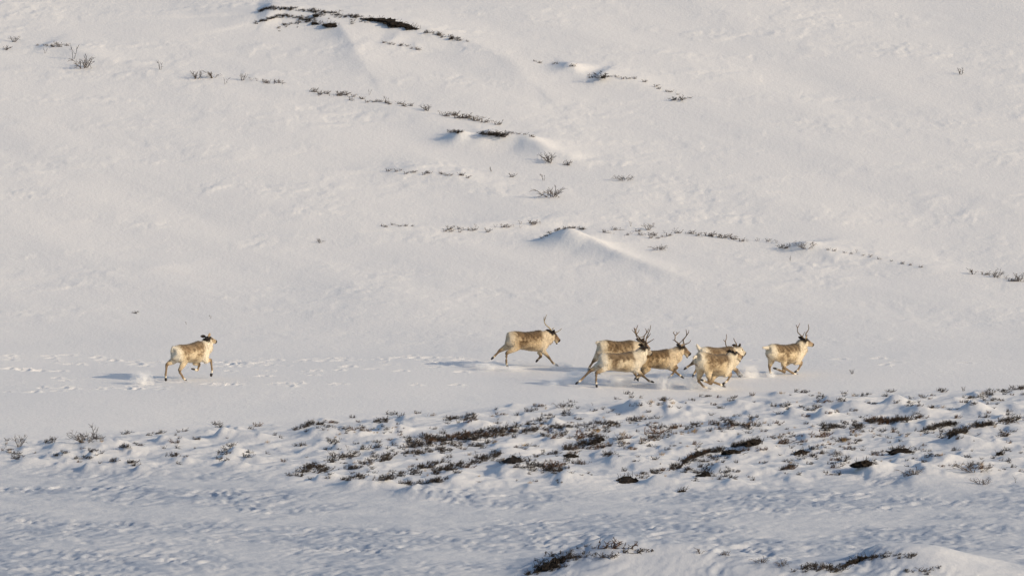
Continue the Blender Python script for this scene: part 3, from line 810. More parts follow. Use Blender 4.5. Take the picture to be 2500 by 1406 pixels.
ME = {'shrub': [q.mesh('dwarf_shrub', M_TWIG) for q in SHRUB], 'wide': [q.mesh('dwarf_shrub', M_TWIG) for q in WIDE],
      'sprig': [q.mesh('bare_twig', M_TWIG) for q in SPRIG], 'heath': [q.mesh('heather_tuft', M_HEATH) for q in HEATH],
      'rusty': [q.mesh('heather_tuft', M_RUSTY) for q in HEATH[:4]], 'thin': [q.mesh('twig_cluster', M_TWIG) for q in THIN], 'grass': [q.mesh('grass_tuft', M_STRAW) for q in GRASS]}
NAME = {'shrub': ('dwarf_shrub', 'shrub'), 'wide': ('dwarf_shrub', 'shrub'), 'sprig': ('bare_twig', 'twig'), 'heath': ('heather_tuft', 'heather'),
        'rusty': ('heather_tuft', 'heather'), 'thin': ('twig_cluster', 'twigs'), 'grass': ('grass_tuft', 'grass')}
BASEH = {'shrub': .46, 'wide': .36, 'sprig': .46, 'heath': .16, 'rusty': .16, 'thin': .15, 'grass': .2}
def plant(kind, u, v, hpx, label, wide=1.0, group=None, rz=None):
    p = on_ground(u, v)
    sz = hpx / (FPX / p.y) / BASEH[kind]
    nm, cat = NAME[kind]
    o = add_obj(nm, ME[kind][int(rng.integers(len(ME[kind])))], None, p)
    o.scale = (sz * wide, sz * wide, sz); o.rotation_euler = (0, 0, rng.uniform(-.5, .5) if rz is None else rz)
    tag(o, label, cat, group)
    return o

# single shrubs one can point at: kind, u, v of the foot, height in photo pixels, width factor, label
SINGLE = [
 ('wide', 206, 166, 34, 1.0, 'round bare twiggy shrub below the upper left shrub line'),
 ('sprig', 180, 145, 42, .9, 'tall leaning bare stems just above the round twiggy shrub, upper left'),
 ('shrub', 32, 104, 17, 1.5, 'small bare shrub at the upper left edge of the hillside'),
 ('thin', 16, 123, 12, 1.4, 'lowest twig cluster at the upper left edge of the hillside'),
 ('sprig', 110, 132, 16, 1.2, 'forked twig under the short shrub line, upper left'),
 ('sprig', 392, 172, 26, .9, 'crooked dark twig standing alone left of the long hillside shrub row'),
 ('shrub', 480, 193, 24, 1.5, 'leftmost bushy shrub of the long hillside shrub row'),
 ('shrub', 520, 191, 24, 1.6, 'second bushy shrub from the left in the long hillside shrub row'),
 ('sprig', 550, 207, 20, 1.0, 'dark twig hanging just under the bushy shrubs of the hillside row'),
 ('shrub', 590, 197, 20, 1.1, 'third shrub from the left in the long hillside shrub row'),
 ('sprig', 902, 233, 17, .8, 'single upright twig above the long hillside shrub row'),
 ('sprig', 945, 254, 22, 1.0, 'upright forked twig near the middle of the long hillside shrub row'),
 ('wide', 1045, 271, 14, 1.6, 'dark bowed branch arching over the snow in the hillside row'),
 ('wide', 1345, 397, 22, 1.5, 'dark shrub cluster below the drift on the mid hillside'),
 ('thin', 1385, 404, 14, 1.3, 'thin twigs just right of the dark shrub cluster on the mid hillside'),
 ('sprig', 1328, 442, 20, 1.1, 'bent pale twig directly above the fan shaped shrub, mid hillside'),
 ('wide', 1348, 481, 28, 1.5, 'fan shaped bare shrub alone on the mid hillside'),
 ('wide', 1524, 440, 13, 1.9, 'low wide shrub alone right of the fan shaped shrub'),
 ('sprig', 1200, 419, 16, 1.3, 'faint small twig left of the mid hillside drift'),
 ('thin', 1250, 432, 10, 1.2, 'faint low twigs between the small terrace and the fan shaped shrub'),
 ('shrub', 782, 593, 15, 1.3, 'tiny bare shrub alone on the smooth left slope'),
 ('thin', 330, 765, 7, 2.0, 'faint flat twigs on the plain above the lone reindeer'),
 ('sprig', 515, 778, 10, 1.0, 'tiny curved twig above the head of the lone reindeer'),
 ('sprig', 455, 792, 8, 1.0, 'tiny twig above the back of the lone reindeer'),
 ('shrub', 1580, 562, 20, 1.4, 'bushy shrub just right of the big shaded drift'),
 ('sprig', 1541, 553, 18, 1.0, 'arching twig between the big shaded drift and the bushy shrub'),
 ('wide', 1612, 610, 13, 2.0, 'low spreading shrub below the lower hillside shrub row'),
 ('wide', 1968, 608, 17, 1.6, 'dense dark shrub on the small drift of the lower hillside row'),
 ('heath', 1922, 607, 11, 1.4, 'dark tuft under the dense shrub on the small drift'),
 ('sprig', 1929, 637, 16, .9, 'tiny upright twig below the small drift of the lower hillside row'),
 ('sprig', 2092, 617, 13, 1.2, 'thin twigs right of the small drift on the lower hillside row'),
 ('shrub', 2376, 670, 20, 1.2, 'first shrub of the three at the right end of the lower hillside row'),
 ('shrub', 2432, 677, 22, 1.6, 'middle and bushiest shrub of the three at the lower row end, right'),
 ('shrub', 2488, 684, 22, 1.4, 'shrub cut by the right picture edge at the lower row end'),
 ('shrub', 2345, 183, 21, .9, 'group of three upright stems alone on the upper right slope'),
 ('heath', 1460, 192, 14, 1.8, 'dark heather on the crest of the small upper drift right of centre'),
 ('thin', 1398, 163, 8, 1.8, 'thin twigs on the uppermost small drift right of centre'),
 ('heath', 1662, 245, 10, 1.8, 'low heather patch at the lower end of the upper right drift line'),
 ('shrub', 2080, 913, 15, .9, 'small forked shrub on the flat snow right of the leading reindeer'),
 ('shrub', 2352, 955, 15, .8, 'little forked shrub standing up behind the right end of the heath belt'),
 ('shrub', 44, 1091, 36, .9, 'upright bare shrub at the left edge of the foreground belt'),
 ('sprig', 16, 1092, 12, 1.2, 'short bent twigs at the left picture edge beside the upright shrub'),
 ('wide', 208, 1079, 28, 1.3, 'bushy brown shrub leaning left on a drift, foreground left'),
 ('sprig', 232, 1072, 44, .8, 'long single stem rising beside the bushy brown shrub, foreground left'),
 ('shrub', 818, 1118, 24, 1.5, 'bushy bare shrub at the left tip of the dark heath patch'),
 ('sprig', 850, 1100, 18, .9, 'thin upright twig at the top of the bushy bare shrub, heath patch'),
 ('sprig', 1308, 998, 16, .9, 'lone slanting twig on the snow below the stretched reindeer'),
 ('wide', 1372, 996, 18, 1.1, 'dark branch slanting up to the right on the snow below the herd'),
 ('sprig', 1447, 990, 10, 1.2, 'short paired twigs left of the large pale drift below the herd'),
 ('sprig', 1840, 1040, 26, 1.2, 'long bare forked branch sticking out of the heath right of centre'),
 ('shrub', 1792, 1040, 15, .8, 'dark little shrub left of the long bare forked branch'),
 ('wide', 2230, 1158, 20, 1.9, 'spreading bare shrub alone on smooth snow, lower right'),
 ('wide', 2378, 1150, 24, 2.0, 'large tangled low shrub on a drift, lower right'),
 ('wide', 2402, 1182, 16, 2.0, 'flat twiggy shrub below the large tangled shrub, lower right'),
 ('sprig', 2480, 1178, 22, .8, 'thin upright stem at the right picture edge, lower right'),
 ('rusty', 1503, 1340, 22, 1.6, 'rusty heather tuft on the crest of the nearest drift'),
 ('heath', 1545, 1352, 17, 1.6, 'dark heather tuft just right of the rusty crest tuft, nearest drift'),
 ('heath', 1355, 1358, 12, 1.8, 'small dark tuft on the left shoulder of the nearest drift'),
 ('shrub', 1710, 1352, 20, 1.3, 'bushy dark shrub on the right slope of the nearest drift'),
 ('thin', 1770, 1356, 12, 1.6, 'low twigs right of the bushy dark shrub, nearest drift'),
 ('wide', 1860, 1374, 15, 1.8, 'first spreading twig clump going down the nearest drift to the right'),
 ('wide', 1908, 1382, 18, 1.5, 'second spreading twig clump going down the nearest drift to the right'),
 ('heath', 1480, 1362, 12, 2.0, 'dark heather under the rusty crest tuft on the nearest drift'),
 ('thin', 2255, 1395, 14, 1.6, 'sparse twigs on the near right drift above the bottom edge'),
 ('grass', 2060, 1079, 14, 1.5, 'orange straw grass tuft right of centre in the heath belt'),
 ('grass', 1515, 1062, 12, 1.6, 'pale straw grass tuft in the middle of the heath belt'),
 ('grass', 1690, 1055, 14, 1.3, 'straw grass tuft below the cluster of reindeer in the heath belt'),
 ('rusty', 1590, 1058, 14, 1.9, 'rust brown heather tuft in the middle of the heath belt'),
 ('rusty', 1420, 1068, 14, 2.0, 'rust brown heather tuft left of the pale straw grass'),
 ('rusty', 1920, 1082, 12, 2.0, 'rust brown heather tuft below the leading reindeer in the belt'),
 ('rusty', 1998, 1066, 12, 1.7, 'rust brown heather tuft right of the straw grass, below the lead reindeer'),
 ('rusty', 1345, 1140, 14, 1.6, 'reddish heather tuft on a shaded hummock low in the belt'),
]
for kind, u, v, hp, w, lab in SINGLE: plant(kind, u, v, hp, lab, w)

# rows and patches of look-alike tufts: pixels, singles, mass tufts, spread, size, kinds, label
STUFF = {'heath': [], 'rusty': [], 'grass': []}
SRC = {'heath': HEATH, 'rusty': HEATH, 'thin': THIN, 'grass': GRASS, 'sprig': SPRIG}
def path_pt(pts, t):
    d = np.cumsum([0] + [math.hypot(b[0] - a[0], b[1] - a[1]) for a, b in zip(pts[:-1], pts[1:])]); q = t * d[-1]
    return np.interp(q, d, [p[0] for p in pts]), np.interp(q, d, [p[1] for p in pts])
def mass(kind, u, v, hpx, wide):
    p = on_ground(u, v); sz = hpx / (FPX / p.y) / BASEH[kind]
    S = SRC[kind][int(rng.integers(len(SRC[kind])))]; a = rng.uniform(-.6, .6); c_, s_ = math.cos(a), math.sin(a)
    V = np.array(S.V); x_, y_ = V[:, 0] * sz * wide, V[:, 1] * sz * wide
    STUFF['grass' if kind == 'grass' else 'rusty' if kind == 'rusty' else 'heath'].append((np.stack([x_ * c_ - y_ * s_ + p.x, x_ * s_ + y_ * c_ + p.y, V[:, 2] * sz + p.z], -1), S.F))
PATCH = [
 ([(95, 113), (165, 112)], 6, 6, 3, (6, 11), ['thin'], 'low twig on the short shrub line at the upper left'),
 ([(600, 196), (700, 207)], 6, 6, 3, (9, 16), ['thin', 'sprig'], 'small twig in the hillside row beside its bushy shrubs'),
 ([(760, 226), (870, 242)], 16, 18, 6, (10, 16), ['thin', 'sprig'], 'twig in the dense middle of the long hillside row'),
 ([(870, 243), (1010, 262)], 8, 10, 3, (7, 11), ['thin'], 'low twig in the sparse stretch of the long hillside row'),
 ([(1075, 281), (1215, 303)], 14, 10, 4, (10, 17), ['thin', 'sprig'], 'twig in the right end of the long hillside row'),
 ([(1180, 326), (1235, 336)], 8, 10, 5, (8, 13), ['heath'], 'heather tuft on the shaded mid hillside drift face'),
 ([(1240, 324), (1310, 336)], 5, 6, 2, (6, 9), ['thin'], 'low twig on the crest of the mid hillside drift'),
 ([(1100, 324), (1125, 327)], 3, 4, 3, (7, 10), ['heath'], 'dark tuft on the small drift beside the mid hillside drift'),
 ([(945, 418), (1150, 432)], 10, 12, 4, (6, 10), ['thin'], 'low twig on the small terrace above the fan shrub'),
 ([(925, 552), (1010, 552)], 3, 6, 2, (5, 8), ['thin'], 'faint twig at the left end of the lower hillside row'),
 ([(1070, 566), (1200, 560), (1325, 550)], 16, 22, 8, (8, 14), ['thin', 'sprig'], 'lower hillside row twig left of the big drift'),
 ([(1318, 583), (1350, 568), (1385, 556), (1430, 562)], 12, 8, 2, (5, 8), ['heath', 'thin'], 'dark heather tuft along the big shaded drift crest'),
 ([(1465, 566), (1640, 585)], 10, 22, 10, (7, 12), ['thin', 'sprig'], 'thin twig right of the big shaded drift'),
 ([(1640, 567), (1760, 582), (1905, 597)], 22, 26, 4, (9, 15), ['thin', 'sprig'], 'twig in the middle of the lower hillside row'),
 ([(2000, 605), (2250, 652)], 6, 10, 3, (5, 9), ['thin'], 'low twig on the falling stretch of the lower hillside row'),
 ([(2400, 672), (2500, 690)], 4, 10, 5, (10, 16), ['thin', 'sprig'], 'thin twig among shrubs at the lower row right end'),
 ([(1300, 152), (1380, 158)], 3, 5, 2, (5, 8), ['thin'], 'faint low twig on the uppermost small drift'),
 ([(1480, 187), (1560, 198), (1690, 246)], 6, 16, 4, (5, 9), ['thin'], 'faint low twig on the upper right drift line'),
 ([(632, 30), (660, 21), (760, 28), (880, 44)], 14, 170, 3, (5, 8), ['thin', 'heath', 'thin'], 'dark heather tuft along the topmost ridge crest'),
 ([(630, 56), (690, 40), (740, 48), (770, 54)], 10, 110, 3, (5, 8), ['thin', 'heath', 'thin'], 'dark heather tuft on the lower lobe of the topmost ridge'),
 ([(670, 68), (740, 55)], 0, 40, 9, (5, 8), ['thin'], ''),
 ([(780, 38), (900, 56)], 0, 40, 6, (5, 8), ['thin'], ''),
 ([(1050, 83), (1140, 102)], 5, 16, 3, (6, 9), ['thin', 'heath'], 'low tuft on the crest right of the earth bank'),
 ([(930, 105), (1035, 124)], 5, 12, 3, (6, 9), ['thin'], 'low tuft on the line under the earth bank'),
 # foreground belt
 ([(720, 1158), (800, 1128), (880, 1106)], 8, 12, 5, (10, 15), ['heath'], 'dark heather tuft on the left tip of the dark heath patch'),
 ([(880, 1104), (1000, 1090), (1120, 1072), (1250, 1056)], 26, 60, 12, (10, 16), ['heath', 'heath', 'thin'], 'dark heather tuft in the upper streak of the dark heath patch'),
 ([(1030, 1078), (1250, 1056)], 0, 50, 10, (10, 15), ['heath', 'rusty'], ''),
 ([(860, 1140), (940, 1118), (1090, 1096), (1200, 1088)], 16, 40, 7, (10, 15), ['heath', 'thin'], 'dark heather tuft in the lower streak of the dark heath patch'),
 ([(765, 1158), (812, 1143)], 3, 5, 3, (10, 14), ['heath'], 'small tuft below the left tip of the dark heath patch'),
 ([(838, 1172), (900, 1160)], 3, 6, 3, (9, 13), ['heath'], 'tuft on the shaded hummock below the dark heath patch'),
 ([(925, 1172), (1010, 1152), (1080, 1128)], 6, 22, 6, (11, 15), ['heath'], 'dark tuft on the blue shaded hummocks low in the heath patch'),
 ([(1050, 1156), (1130, 1138), (1210, 1112)], 8, 36, 8, (11, 16), ['heath'], 'dark tuft in the lowest right streak of the heath patch'),
 ([(1010, 1186), (1090, 1170)], 3, 10, 3, (9, 13), ['heath'], 'dark tuft on the lowest hummock edge left of centre'),
 ([(1240, 1058), (1420, 1040), (1580, 1024)], 18, 60, 4, (8, 13), ['heath', 'thin'], 'dark twig tuft in the long line across the belt centre'),
 ([(1300, 1068), (1480, 1050)], 6, 34, 10, (8, 12), ['thin', 'heath', 'grass'], 'small mixed tuft under the long line across the belt centre'),
 ([(1340, 1112), (1400, 1092), (1470, 1072)], 8, 34, 8, (9, 14), ['heath', 'thin'], 'dark tuft in the left streak of the belt centre'),
 ([(1240, 1125), (1300, 1140), (1390, 1150)], 5, 34, 9, (10, 15), ['heath'], 'dark tuft in shade at the lower edge of the belt centre'),
 ([(1390, 1100), (1560, 1082), (1660, 1060)], 8, 44, 9, (8, 13), ['heath', 'thin', 'rusty', 'grass'], 'small tuft in the brown middle streak of the belt'),
 ([(1640, 1150), (1690, 1118), (1720, 1106), (1840, 1082)], 14, 40, 3, (10, 14), ['heath'], 'dark tuft along the curved dark ledge right of centre'),
 ([(1560, 1160), (1620, 1145)], 3, 10, 3, (8, 12), ['thin'], 'thin twig on the ledge line low in the belt'),
 ([(1680, 1145), (1780, 1160)], 4, 22, 8, (9, 13), ['heath'], 'dark tuft below the curved dark ledge'),
 ([(1620, 1045), (1800, 1040), (1890, 1042)], 8, 44, 8, (8, 13), ['thin', 'heath', 'grass', 'rusty'], 'small tuft in the belt right of the herd cluster'),
 ([(1860, 1066), (2090, 1080)], 6, 40, 10, (7, 11), ['thin', 'grass', 'heath', 'rusty'], 'small tuft in the brownish grass below the leading reindeer'),
 ([(2120, 1028), (2165, 1032), (2235, 1024)], 10, 34, 4, (10, 14), ['heath', 'rusty'], 'tuft in the compact brown row on the right of the belt'),
 ([(2015, 1040), (2105, 1044)], 6, 30, 7, (9, 12), ['heath'], 'dark tuft in the blue shaded patch left of the compact brown row'),
 ([(2255, 1052), (2330, 1032)], 6, 30, 7, (9, 13), ['heath'], 'dark tuft in the streak right of the compact brown row'),
 ([(2310, 1066), (2365, 1046), (2430, 1034), (2500, 1024)], 14, 60, 5, (10, 15), ['heath', 'thin'], 'dark tuft in the long streak reaching the right picture edge'),
 ([(1960, 1112), (2000, 1105), (2075, 1130)], 6, 24, 10, (8, 12), ['heath', 'thin'], 'dark tuft left of the black peat clump on the right'),
 ([(1900, 1150), (1935, 1140)], 2, 10, 4, (9, 12), ['heath'], 'dark tuft on the lowest hummock right of centre'),
 ([(2380, 970), (2450, 955), (2500, 950)], 5, 30, 8, (7, 11), ['thin', 'heath'], 'low tuft at the top right end of the heath belt'),
 ([(2080, 1056), (2220, 1062)], 3, 26, 7, (7, 10), ['thin', 'grass'], 'faint tuft below the compact brown row'),
 ([(830, 1060), (860, 1052), (1000, 1048)], 5, 24, 6, (6, 10), ['thin', 'grass'], 'faint tuft behind the dark heath patch, left of centre'),
 ([(720, 1052), (768, 1030)], 4, 8, 2, (8, 11), ['heath'], 'dark tuft on the left edge of the broad pale drift'),
 ([(1090, 1025), (1150, 1016)], 4, 12, 4, (8, 11), ['heath', 'thin'], 'tuft on the shaded hummock behind the heath patch'),
 ([(1300, 1400), (1340, 1380), (1420, 1352)], 14, 80, 16, (9, 14), ['heath', 'thin'], 'dark heather tuft on the shaded left flank of the nearest drift'),
 ([(1950, 1390), (2010, 1388), (2040, 1396)], 7, 20, 8, (12, 18), ['heath', 'thin'], 'dark tuft in the gully between the two nearest drifts'),
 ([(2050, 1384), (2090, 1370), (2150, 1358), (2230, 1357)], 14, 40, 4, (7, 11), ['heath', 'thin'], 'dark heather tuft along the crest of the near right drift'),
 ([(2180, 1400), (2300, 1396)], 0, 10, 6, (8, 14), ['thin'], ''),
]
ORD = ['first', 'second', 'third', 'fourth', 'fifth', 'sixth', 'seventh', 'eighth', 'ninth', 'tenth', 'eleventh', 'twelfth', 'thirteenth', 'fourteenth',
       'fifteenth', 'sixteenth', 'seventeenth', 'eighteenth', 'nineteenth', 'twentieth']
for pts, ns, nm_, spread, (h0, h1), kinds, lab in PATCH:
    hill_row = pts[0][1] < 720 and pts[0][1] > 75 and ns > 0
    if hill_row: ns, nm_ = min(ns + nm_ // 2, 20), 0
    else: nm_ = int(nm_ * (.6 if pts[0][1] < 100 else .75))
    spots = []
    for k in range(ns + nm_):
        u, v = path_pt(pts, (k + rng.random()) / (ns + nm_) if hill_row else rng.random())
        if hill_row: u += rng.normal(0, 3); v += rng.normal(0, spread * .55)
        else:
            a = rng.normal(0, spread * 1.7); b = rng.normal(0, spread * .5); u += a; v += b - .32 * a
        spots.append((u, v))
    head = sorted(spots[:ns])
    for k, (u, v) in enumerate(head + spots[ns:]):
        kd = kinds[int(rng.integers(len(kinds)))]; hp = rng.uniform(h0, h1)
        if k < ns:
            if kd == 'grass': kd = 'thin'
            if kd == 'rusty': kd = 'heath'
            if hill_row: plant(kd, u, v, hp * .8, ORD[k] + ' from left, ' + lab, rng.uniform(1.0, 1.6), lab.replace('twig', 'twigs', 1).replace('tuft', 'tufts', 1))
            else: plant(kd, u, v, hp * .85, lab, rng.uniform(.9, 1.3), lab.replace('tuft', 'tufts', 1).replace('twig ', 'twigs ', 1))
        else:
            if kd == 'heath' and rng.random() < .35: kd = 'thin'
            mass(kd, u, v, hp * (.75 if v < 100 else .74), rng.uniform(.8, 1.4))
for k in range(900):                                   # scattered bits over the whole belt
    xx = rng.uniform(-14, 14.5); b0, t0 = band_edges(np.array([xx])); yy = rng.uniform(b0[0] + .3, t0[0])
    if rng.random() > (.25 if xx < -5 else .95): continue
    dd = np.array([xx, yy, float(bilinear(np.array([xx]), np.array([yy]))[0]) - CAM_H])
    fw = dd[1] * math.cos(PITCH) - dd[2] * math.sin(PITCH); upc = dd[1] * math.sin(PITCH) + dd[2] * math.cos(PITCH)
    mass(['thin', 'thin', 'heath', 'thin', 'grass', 'heath', 'rusty'][int(rng.integers(7))], CU + FPX * dd[0] / fw, CV - FPX * upc / fw, rng.uniform(4, 10), rng.uniform(.7, 1.6))
for u, v, *_ in HUM:                                   # twigs catch the snow on the left of each hummock
    for k in range(2): mass('heath', u - rng.uniform(0, 22), v + rng.uniform(-4, 8), rng.uniform(6, 10), rng.uniform(1, 1.5))
def join_soup(name, parts, mat, label):
    V = np.concatenate([p[0] for p in parts]); F, off = [], 0
    for v_, f_ in parts:
        F += [tuple(i + off for i in f) for f in f_]; off += len(v_)
    me = bpy.data.meshes.new(name); me.from_pydata(V.tolist(), [], F); me.materials.append(mat); me.update()
    tag(add_obj(name, me), label, kind='stuff')
join_soup('heath_twigs', STUFF['heath'], M_HEATH, 'fine dark heath twigs poking through the snow')
join_soup('rusty_heath_twigs', STUFF['rusty'], M_RUSTY, 'fine rust brown heath twigs poking through the snow')
join_soup('dry_grass', STUFF['grass'], M_STRAW, 'fine dry straw grass poking through the snow')

# ------------------------------------------------------------------ dark peat clumps and bare earth banks
def lump(name, pts, wid, thick, label, cat, mat=M_PEAT, seed=0):
    """ragged hump of bare peat following photo pixels"""
    P_ = [on_ground(u, v) for u, v in pts]
    C = spline([list(p) for p in P_], 9); n = len(C); rg = np.random.default_rng(seed); rings = []
    for i in range(n):
        q = i / (n - 1); e = math.sin(math.pi * min(max(q, .03), .97)) ** .6
        w, t = wid * e * rg.uniform(.5, 1.2), thick * e * rg.uniform(.45, 1.25)
        tg = C[min(i + 1, n - 1)] - C[max(i - 1, 0)]; tg[2] *= .3; sdv = np.cross(tg / np.linalg.norm(tg), [0, 0, 1]); sdv /= np.linalg.norm(sdv)
        ring = []
        for a in np.linspace(0, 2 * np.pi, 14, endpoint=False):
            jj = 1 + .25 * rg.normal()
            ring.append(C[i] + sdv * math.cos(a) * w * jj + np.array([rg.normal(0, .015), rg.normal(0, .02), (math.sin(a) * t if math.sin(a) > 0 else math.sin(a) * .06) * jj]))
        rings.append(np.array(ring))
    V, F = tube_rings(rings)
    o = tag(add_obj(name, mesh_from(name, V, F, mat)), label, cat)
    S = Soup()
    for k in range(int(10 + 14 * n / 18)):
        b = C[int(rg.integers(1, n - 1))] + np.array([rg.normal(0, wid * .4), rg.normal(0, wid * .5), 0])
        pts_, _ = bend(rg, b, [rg.normal(.5, .5), rg.normal(0, .4), rg.uniform(.4, 1)], thick + rg.uniform(.06, .14), 3, .25, .1); S.twig(pts_, .008, .004)
    add_obj('twigs', S.mesh('twigs', M_HEATH), o)['kind'] = 'stuff'
    return o
BANKS = [([(880, 47), (930, 50), (975, 60), (1012, 69)], .34, .07, 'long black bare earth bank on the topmost ridge'),
         ([(948, 62), (980, 67)], .22, .04, 'thin black earth strip just below the long bank, topmost ridge'),
         ([(990, 69), (1024, 72)], .22, .04, 'short black earth strip at the right tip of the long bank'),
         ([(788, 62), (806, 63), (822, 67)], .26, .06, 'short black bare earth bank on the lower lobe of the topmost ridge'),
         ([(762, 57), (780, 61)], .14, .03, 'small black earth strip left of the short bank, topmost ridge'),
         ([(768, 38), (778, 41)], .16, .04, 'tiny black earth spot on the topmost ridge crest')]
for k, (pts, w, t, lab) in enumerate(BANKS): lump('earth_bank', pts, w, t, lab, 'earth bank', seed=30 + k)
CLUMPS = [([(2092, 1138), (2110, 1135), (2127, 1137)], .5, .11, 'largest black peat clump, on the right half of the heath belt'),
          ([(2182, 1107), (2195, 1104), (2212, 1099)], .5, .09, 'black peat clump above and right of the largest peat clump'),
          ([(1824, 1088), (1838, 1083), (1852, 1088)], .5, .09, 'black peat clump at the top end of the curved dark ledge'),
          ([(1770, 1108), (1786, 1105), (1802, 1107)], .4, .06, 'flat black peat clump under the top end of the dark ledge'),
          ([(1516, 1180), (1532, 1174), (1546, 1172)], .55, .10, 'black peat clump at the lower belt edge in the middle'),
          ([(1652, 1145), (1690, 1117), (1715, 1106), (1735, 1102)], .22, .05, 'curved black peat ledge right of centre'),
          ([(1435, 1088), (1455, 1080), (1472, 1072)], .3, .06, 'slanting black peat streak left of the middle of the belt'),
          ([(1940, 1112), (1955, 1104), (1966, 1110)], .3, .05, 'small black peat clump below the leading reindeer'),
          ([(1244, 1130), (1254, 1124), (1262, 1122)], .45, .09, 'shaded black peat clump at the right end of the heath patch'),
          ([(1712, 1164), (1724, 1160), (1732, 1160)], .35, .06, 'small black peat clump at the lower belt edge right of centre'),
          ([(2316, 1070), (2340, 1058), (2362, 1050)], .18, .05, 'long slanting black branchlike ledge at the far right of the belt'),
          ([(1385, 1118), (1395, 1114), (1402, 1116)], .3, .06, 'little black peat clump in the left streak of the belt centre'),
          ([(1308, 1398), (1345, 1382), (1370, 1368)], .5, .10, 'black bare peat on the shaded flank of the nearest drift'),
          ([(2062, 1381), (2095, 1370), (2130, 1361)], .3, .07, 'black bare peat along the crest of the near right drift'),
          ([(2435, 1112), (2446, 1108)], .2, .05, 'tiny black clump on smooth snow near the right picture edge'),
          ([(1655, 1202), (1672, 1199)], .12, .03, 'tiny dark speck of peat on the crust below the belt')]
for k, (pts, w, t, lab) in enumerate(CLUMPS): lump('peat_clump', pts, w * .5, t * 1.0, lab, 'peat', seed=60 + k)

# ------------------------------------------------------------------ crumbled snow along the tracks and snow kicked up by hooves
M_CLOD = plain_mat('snow_clod', (.88, .86, .84), .7, .2, .04, 20)
def flakes(name, pts, sizes, label, parent=None):
    rg = np.random.default_rng(len(pts)); V, F = [], []
    base = np.array([[1, 1, 1], [1, -1, -1], [-1, 1, -1], [-1, -1, 1]]) / 1.7
    for p, s_ in zip(pts, sizes):
        k = len(V); q = base * (1 + rg.normal(0, .25, (4, 3))); V += list(np.asarray(p) + q * s_)
        F += [(k, k + 1, k + 2), (k, k + 3, k + 1), (k, k + 2, k + 3), (k + 1, k + 3, k + 2)]
    o = add_obj(name, mesh_from(name, V, F, M_CLOD), parent)
    if parent is None: tag(o, label, kind='stuff')
    return o
pts, szs = [], []
for hx, hy, L_ in TRACK_HEAPS:
    for k in range(int(rng.integers(3, 9))):
        xx, yy = hx + rng.normal(-.1, .14), hy + rng.normal(0, .2)
        pts.append((xx, yy, float(bilinear(np.array([xx]), np.array([yy]))[0]) + .004)); szs.append(rng.uniform(.004, .015))
flakes('snow_clods', pts, szs, 'crumbled snow clods scattered along the reindeer tracks')

def puff_mat(name, dens, seed):
    m = bpy.data.materials.new(name); m.use_nodes = True; N, L = m.node_tree.nodes, m.node_tree.links
    N.remove(N['Principled BSDF'])
    pv = N.new('ShaderNodeVolumePrincipled'); pv.inputs['Color'].default_value = (1, 1, 1, 1); pv.inputs['Anisotropy'].default_value = 0
    tc_ = N.new('ShaderNodeTexCoord'); mp_ = N.new('ShaderNodeMapping'); mp_.inputs['Location'].default_value = (seed, 0, 0)
    n = N.new('ShaderNodeTexNoise'); n.inputs['Scale'].default_value = 2.4; n.inputs['Detail'].default_value = 5; n.inputs['Roughness'].default_value = .65
    L.new(tc_.outputs['Object'], mp_.inputs[0]); L.new(mp_.outputs[0], n.inputs['Vector'])
    ln = N.new('ShaderNodeVectorMath'); ln.operation = 'LENGTH'; L.new(tc_.outputs['Object'], ln.inputs[0])
    a = N.new('ShaderNodeMapRange'); a.inputs['From Min'].default_value = .15; a.inputs['From Max'].default_value = 1.0; a.inputs['To Min'].default_value = 1; a.inputs['To Max'].default_value = 0
    L.new(ln.outputs['Value'], a.inputs['Value'])
    b = N.new('ShaderNodeMapRange'); b.inputs['From Min'].default_value = .45; b.inputs['From Max'].default_value = .62; L.new(n.outputs[0], b.inputs['Value'])
    aq = N.new('ShaderNodeMath'); aq.operation = 'POWER'; aq.inputs[1].default_value = 2.2; L.new(a.outputs[0], aq.inputs[0])
    mu = N.new('ShaderNodeMath'); mu.operation = 'MULTIPLY'; L.new(aq.outputs[0], mu.inputs[0]); L.new(b.outputs[0], mu.inputs[1])
    m2_ = N.new('ShaderNodeMath'); m2_.operation = 'MULTIPLY'; m2_.inputs[1].default_value = dens; L.new(mu.outputs[0], m2_.inputs[0])
    L.new(m2_.outputs[0], pv.inputs['Density']); L.new(pv.outputs[0], N['Material Output'].inputs['Volume'])
    return m
_ico = bmesh.new(); bmesh.ops.create_icosphere(_ico, subdivisions=3, radius=1.0)
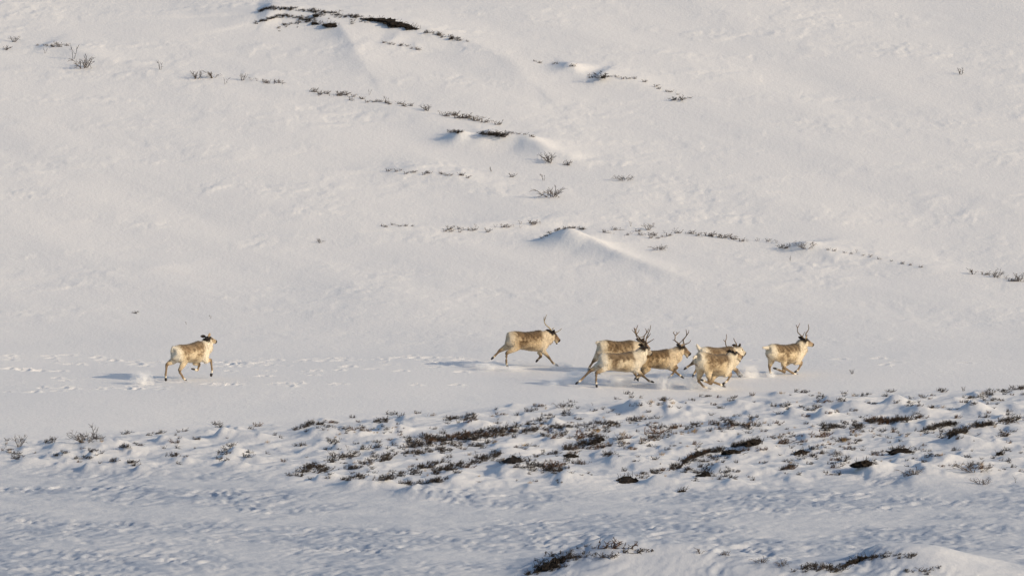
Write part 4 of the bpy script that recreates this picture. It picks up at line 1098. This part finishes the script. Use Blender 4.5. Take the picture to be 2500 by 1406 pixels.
PUFFS = [(1160, 893, 40, 10, .4, 2.0, 'faint snow dust trailing farthest behind the single antlered reindeer'),
         (1365, 936, 44, 12, .5, 2.0, 'faint snow dust trailing farthest left of the cluster'),
         (1740, 949, 40, 9, .4, 2.4, 'low snow dust under the belly of the galloping reindeer, cluster right'),
         (348, 934, 34, 26, .45, 1.9, 'ring of loose snow kicked up behind the lone reindeer'),
         (1192, 899, 34, 14, .4, 3.0, 'snow dust behind the hind hooves of the single antlered reindeer'),
         (1250, 901, 50, 9, .4, 2.2, 'low snow dust under the belly of the single antlered reindeer'),
         (1372, 898, 34, 12, .4, 2.0, 'snow dust ahead of the single antlered reindeer'),
         (1415, 930, 52, 24, .6, 2.6, 'large snow cloud behind the stretched hind legs at the cluster left'),
         (1510, 938, 46, 20, .5, 3.0, 'snow spray under the belly of the stretched reindeer at the cluster left'),
         (1622, 946, 24, 34, .35, 3.4, 'upright column of snow under the open mouthed reindeer'),
         (1690, 947, 26, 26, .35, 3.2, 'snow spray behind the galloping reindeer at the cluster right'),
         (1664, 914, 24, 20, .35, 2.6, 'snow spray trailing the half hidden white tailed reindeer'),
         (1828, 917, 30, 22, .4, 2.8, 'snow spray ahead of the cluster, behind the leading reindeer'),
         (1880, 916, 17, 11, .3, 4.0, 'small snow splash at the planted hind hoof of the leading reindeer')]
for k, (u, v, hw, hh_, dep, dens, lab) in enumerate(PUFFS):
    g_ = on_ground(u, v); sc_ = FPX / g_.y
    bm3 = _ico.copy()
    for vv in bm3.verts:
        vv.co *= 1 + .12 * math.sin(3 * vv.co.x + k) + .1 * math.sin(5 * vv.co.z + 2 * k)
        vv.co.z = max(vv.co.z, -.55)
    mesh = bpy.data.meshes.new('snow_spray'); bm3.to_mesh(mesh); bm3.free(); mesh.materials.append(puff_mat('snow_spray_%d' % k, dens * 8.5, k * 3.1))
    o = add_obj('snow_spray', mesh, None, (g_.x, g_.y - .45, g_.z + .0 + hh_ / sc_ * .5)); o.scale = (hw / sc_ * 1.2, dep, hh_ / sc_ * 1.2)
    tag(o, lab, kind='stuff')
    n_ = 900
    rr = rng.normal(0, .42, (n_, 3)); rr[:, 2] = np.abs(rr[:, 2]) * 1.1 - .5
    fl = flakes('snow_grains', rr, rng.uniform(.006, .02, n_), '', o)
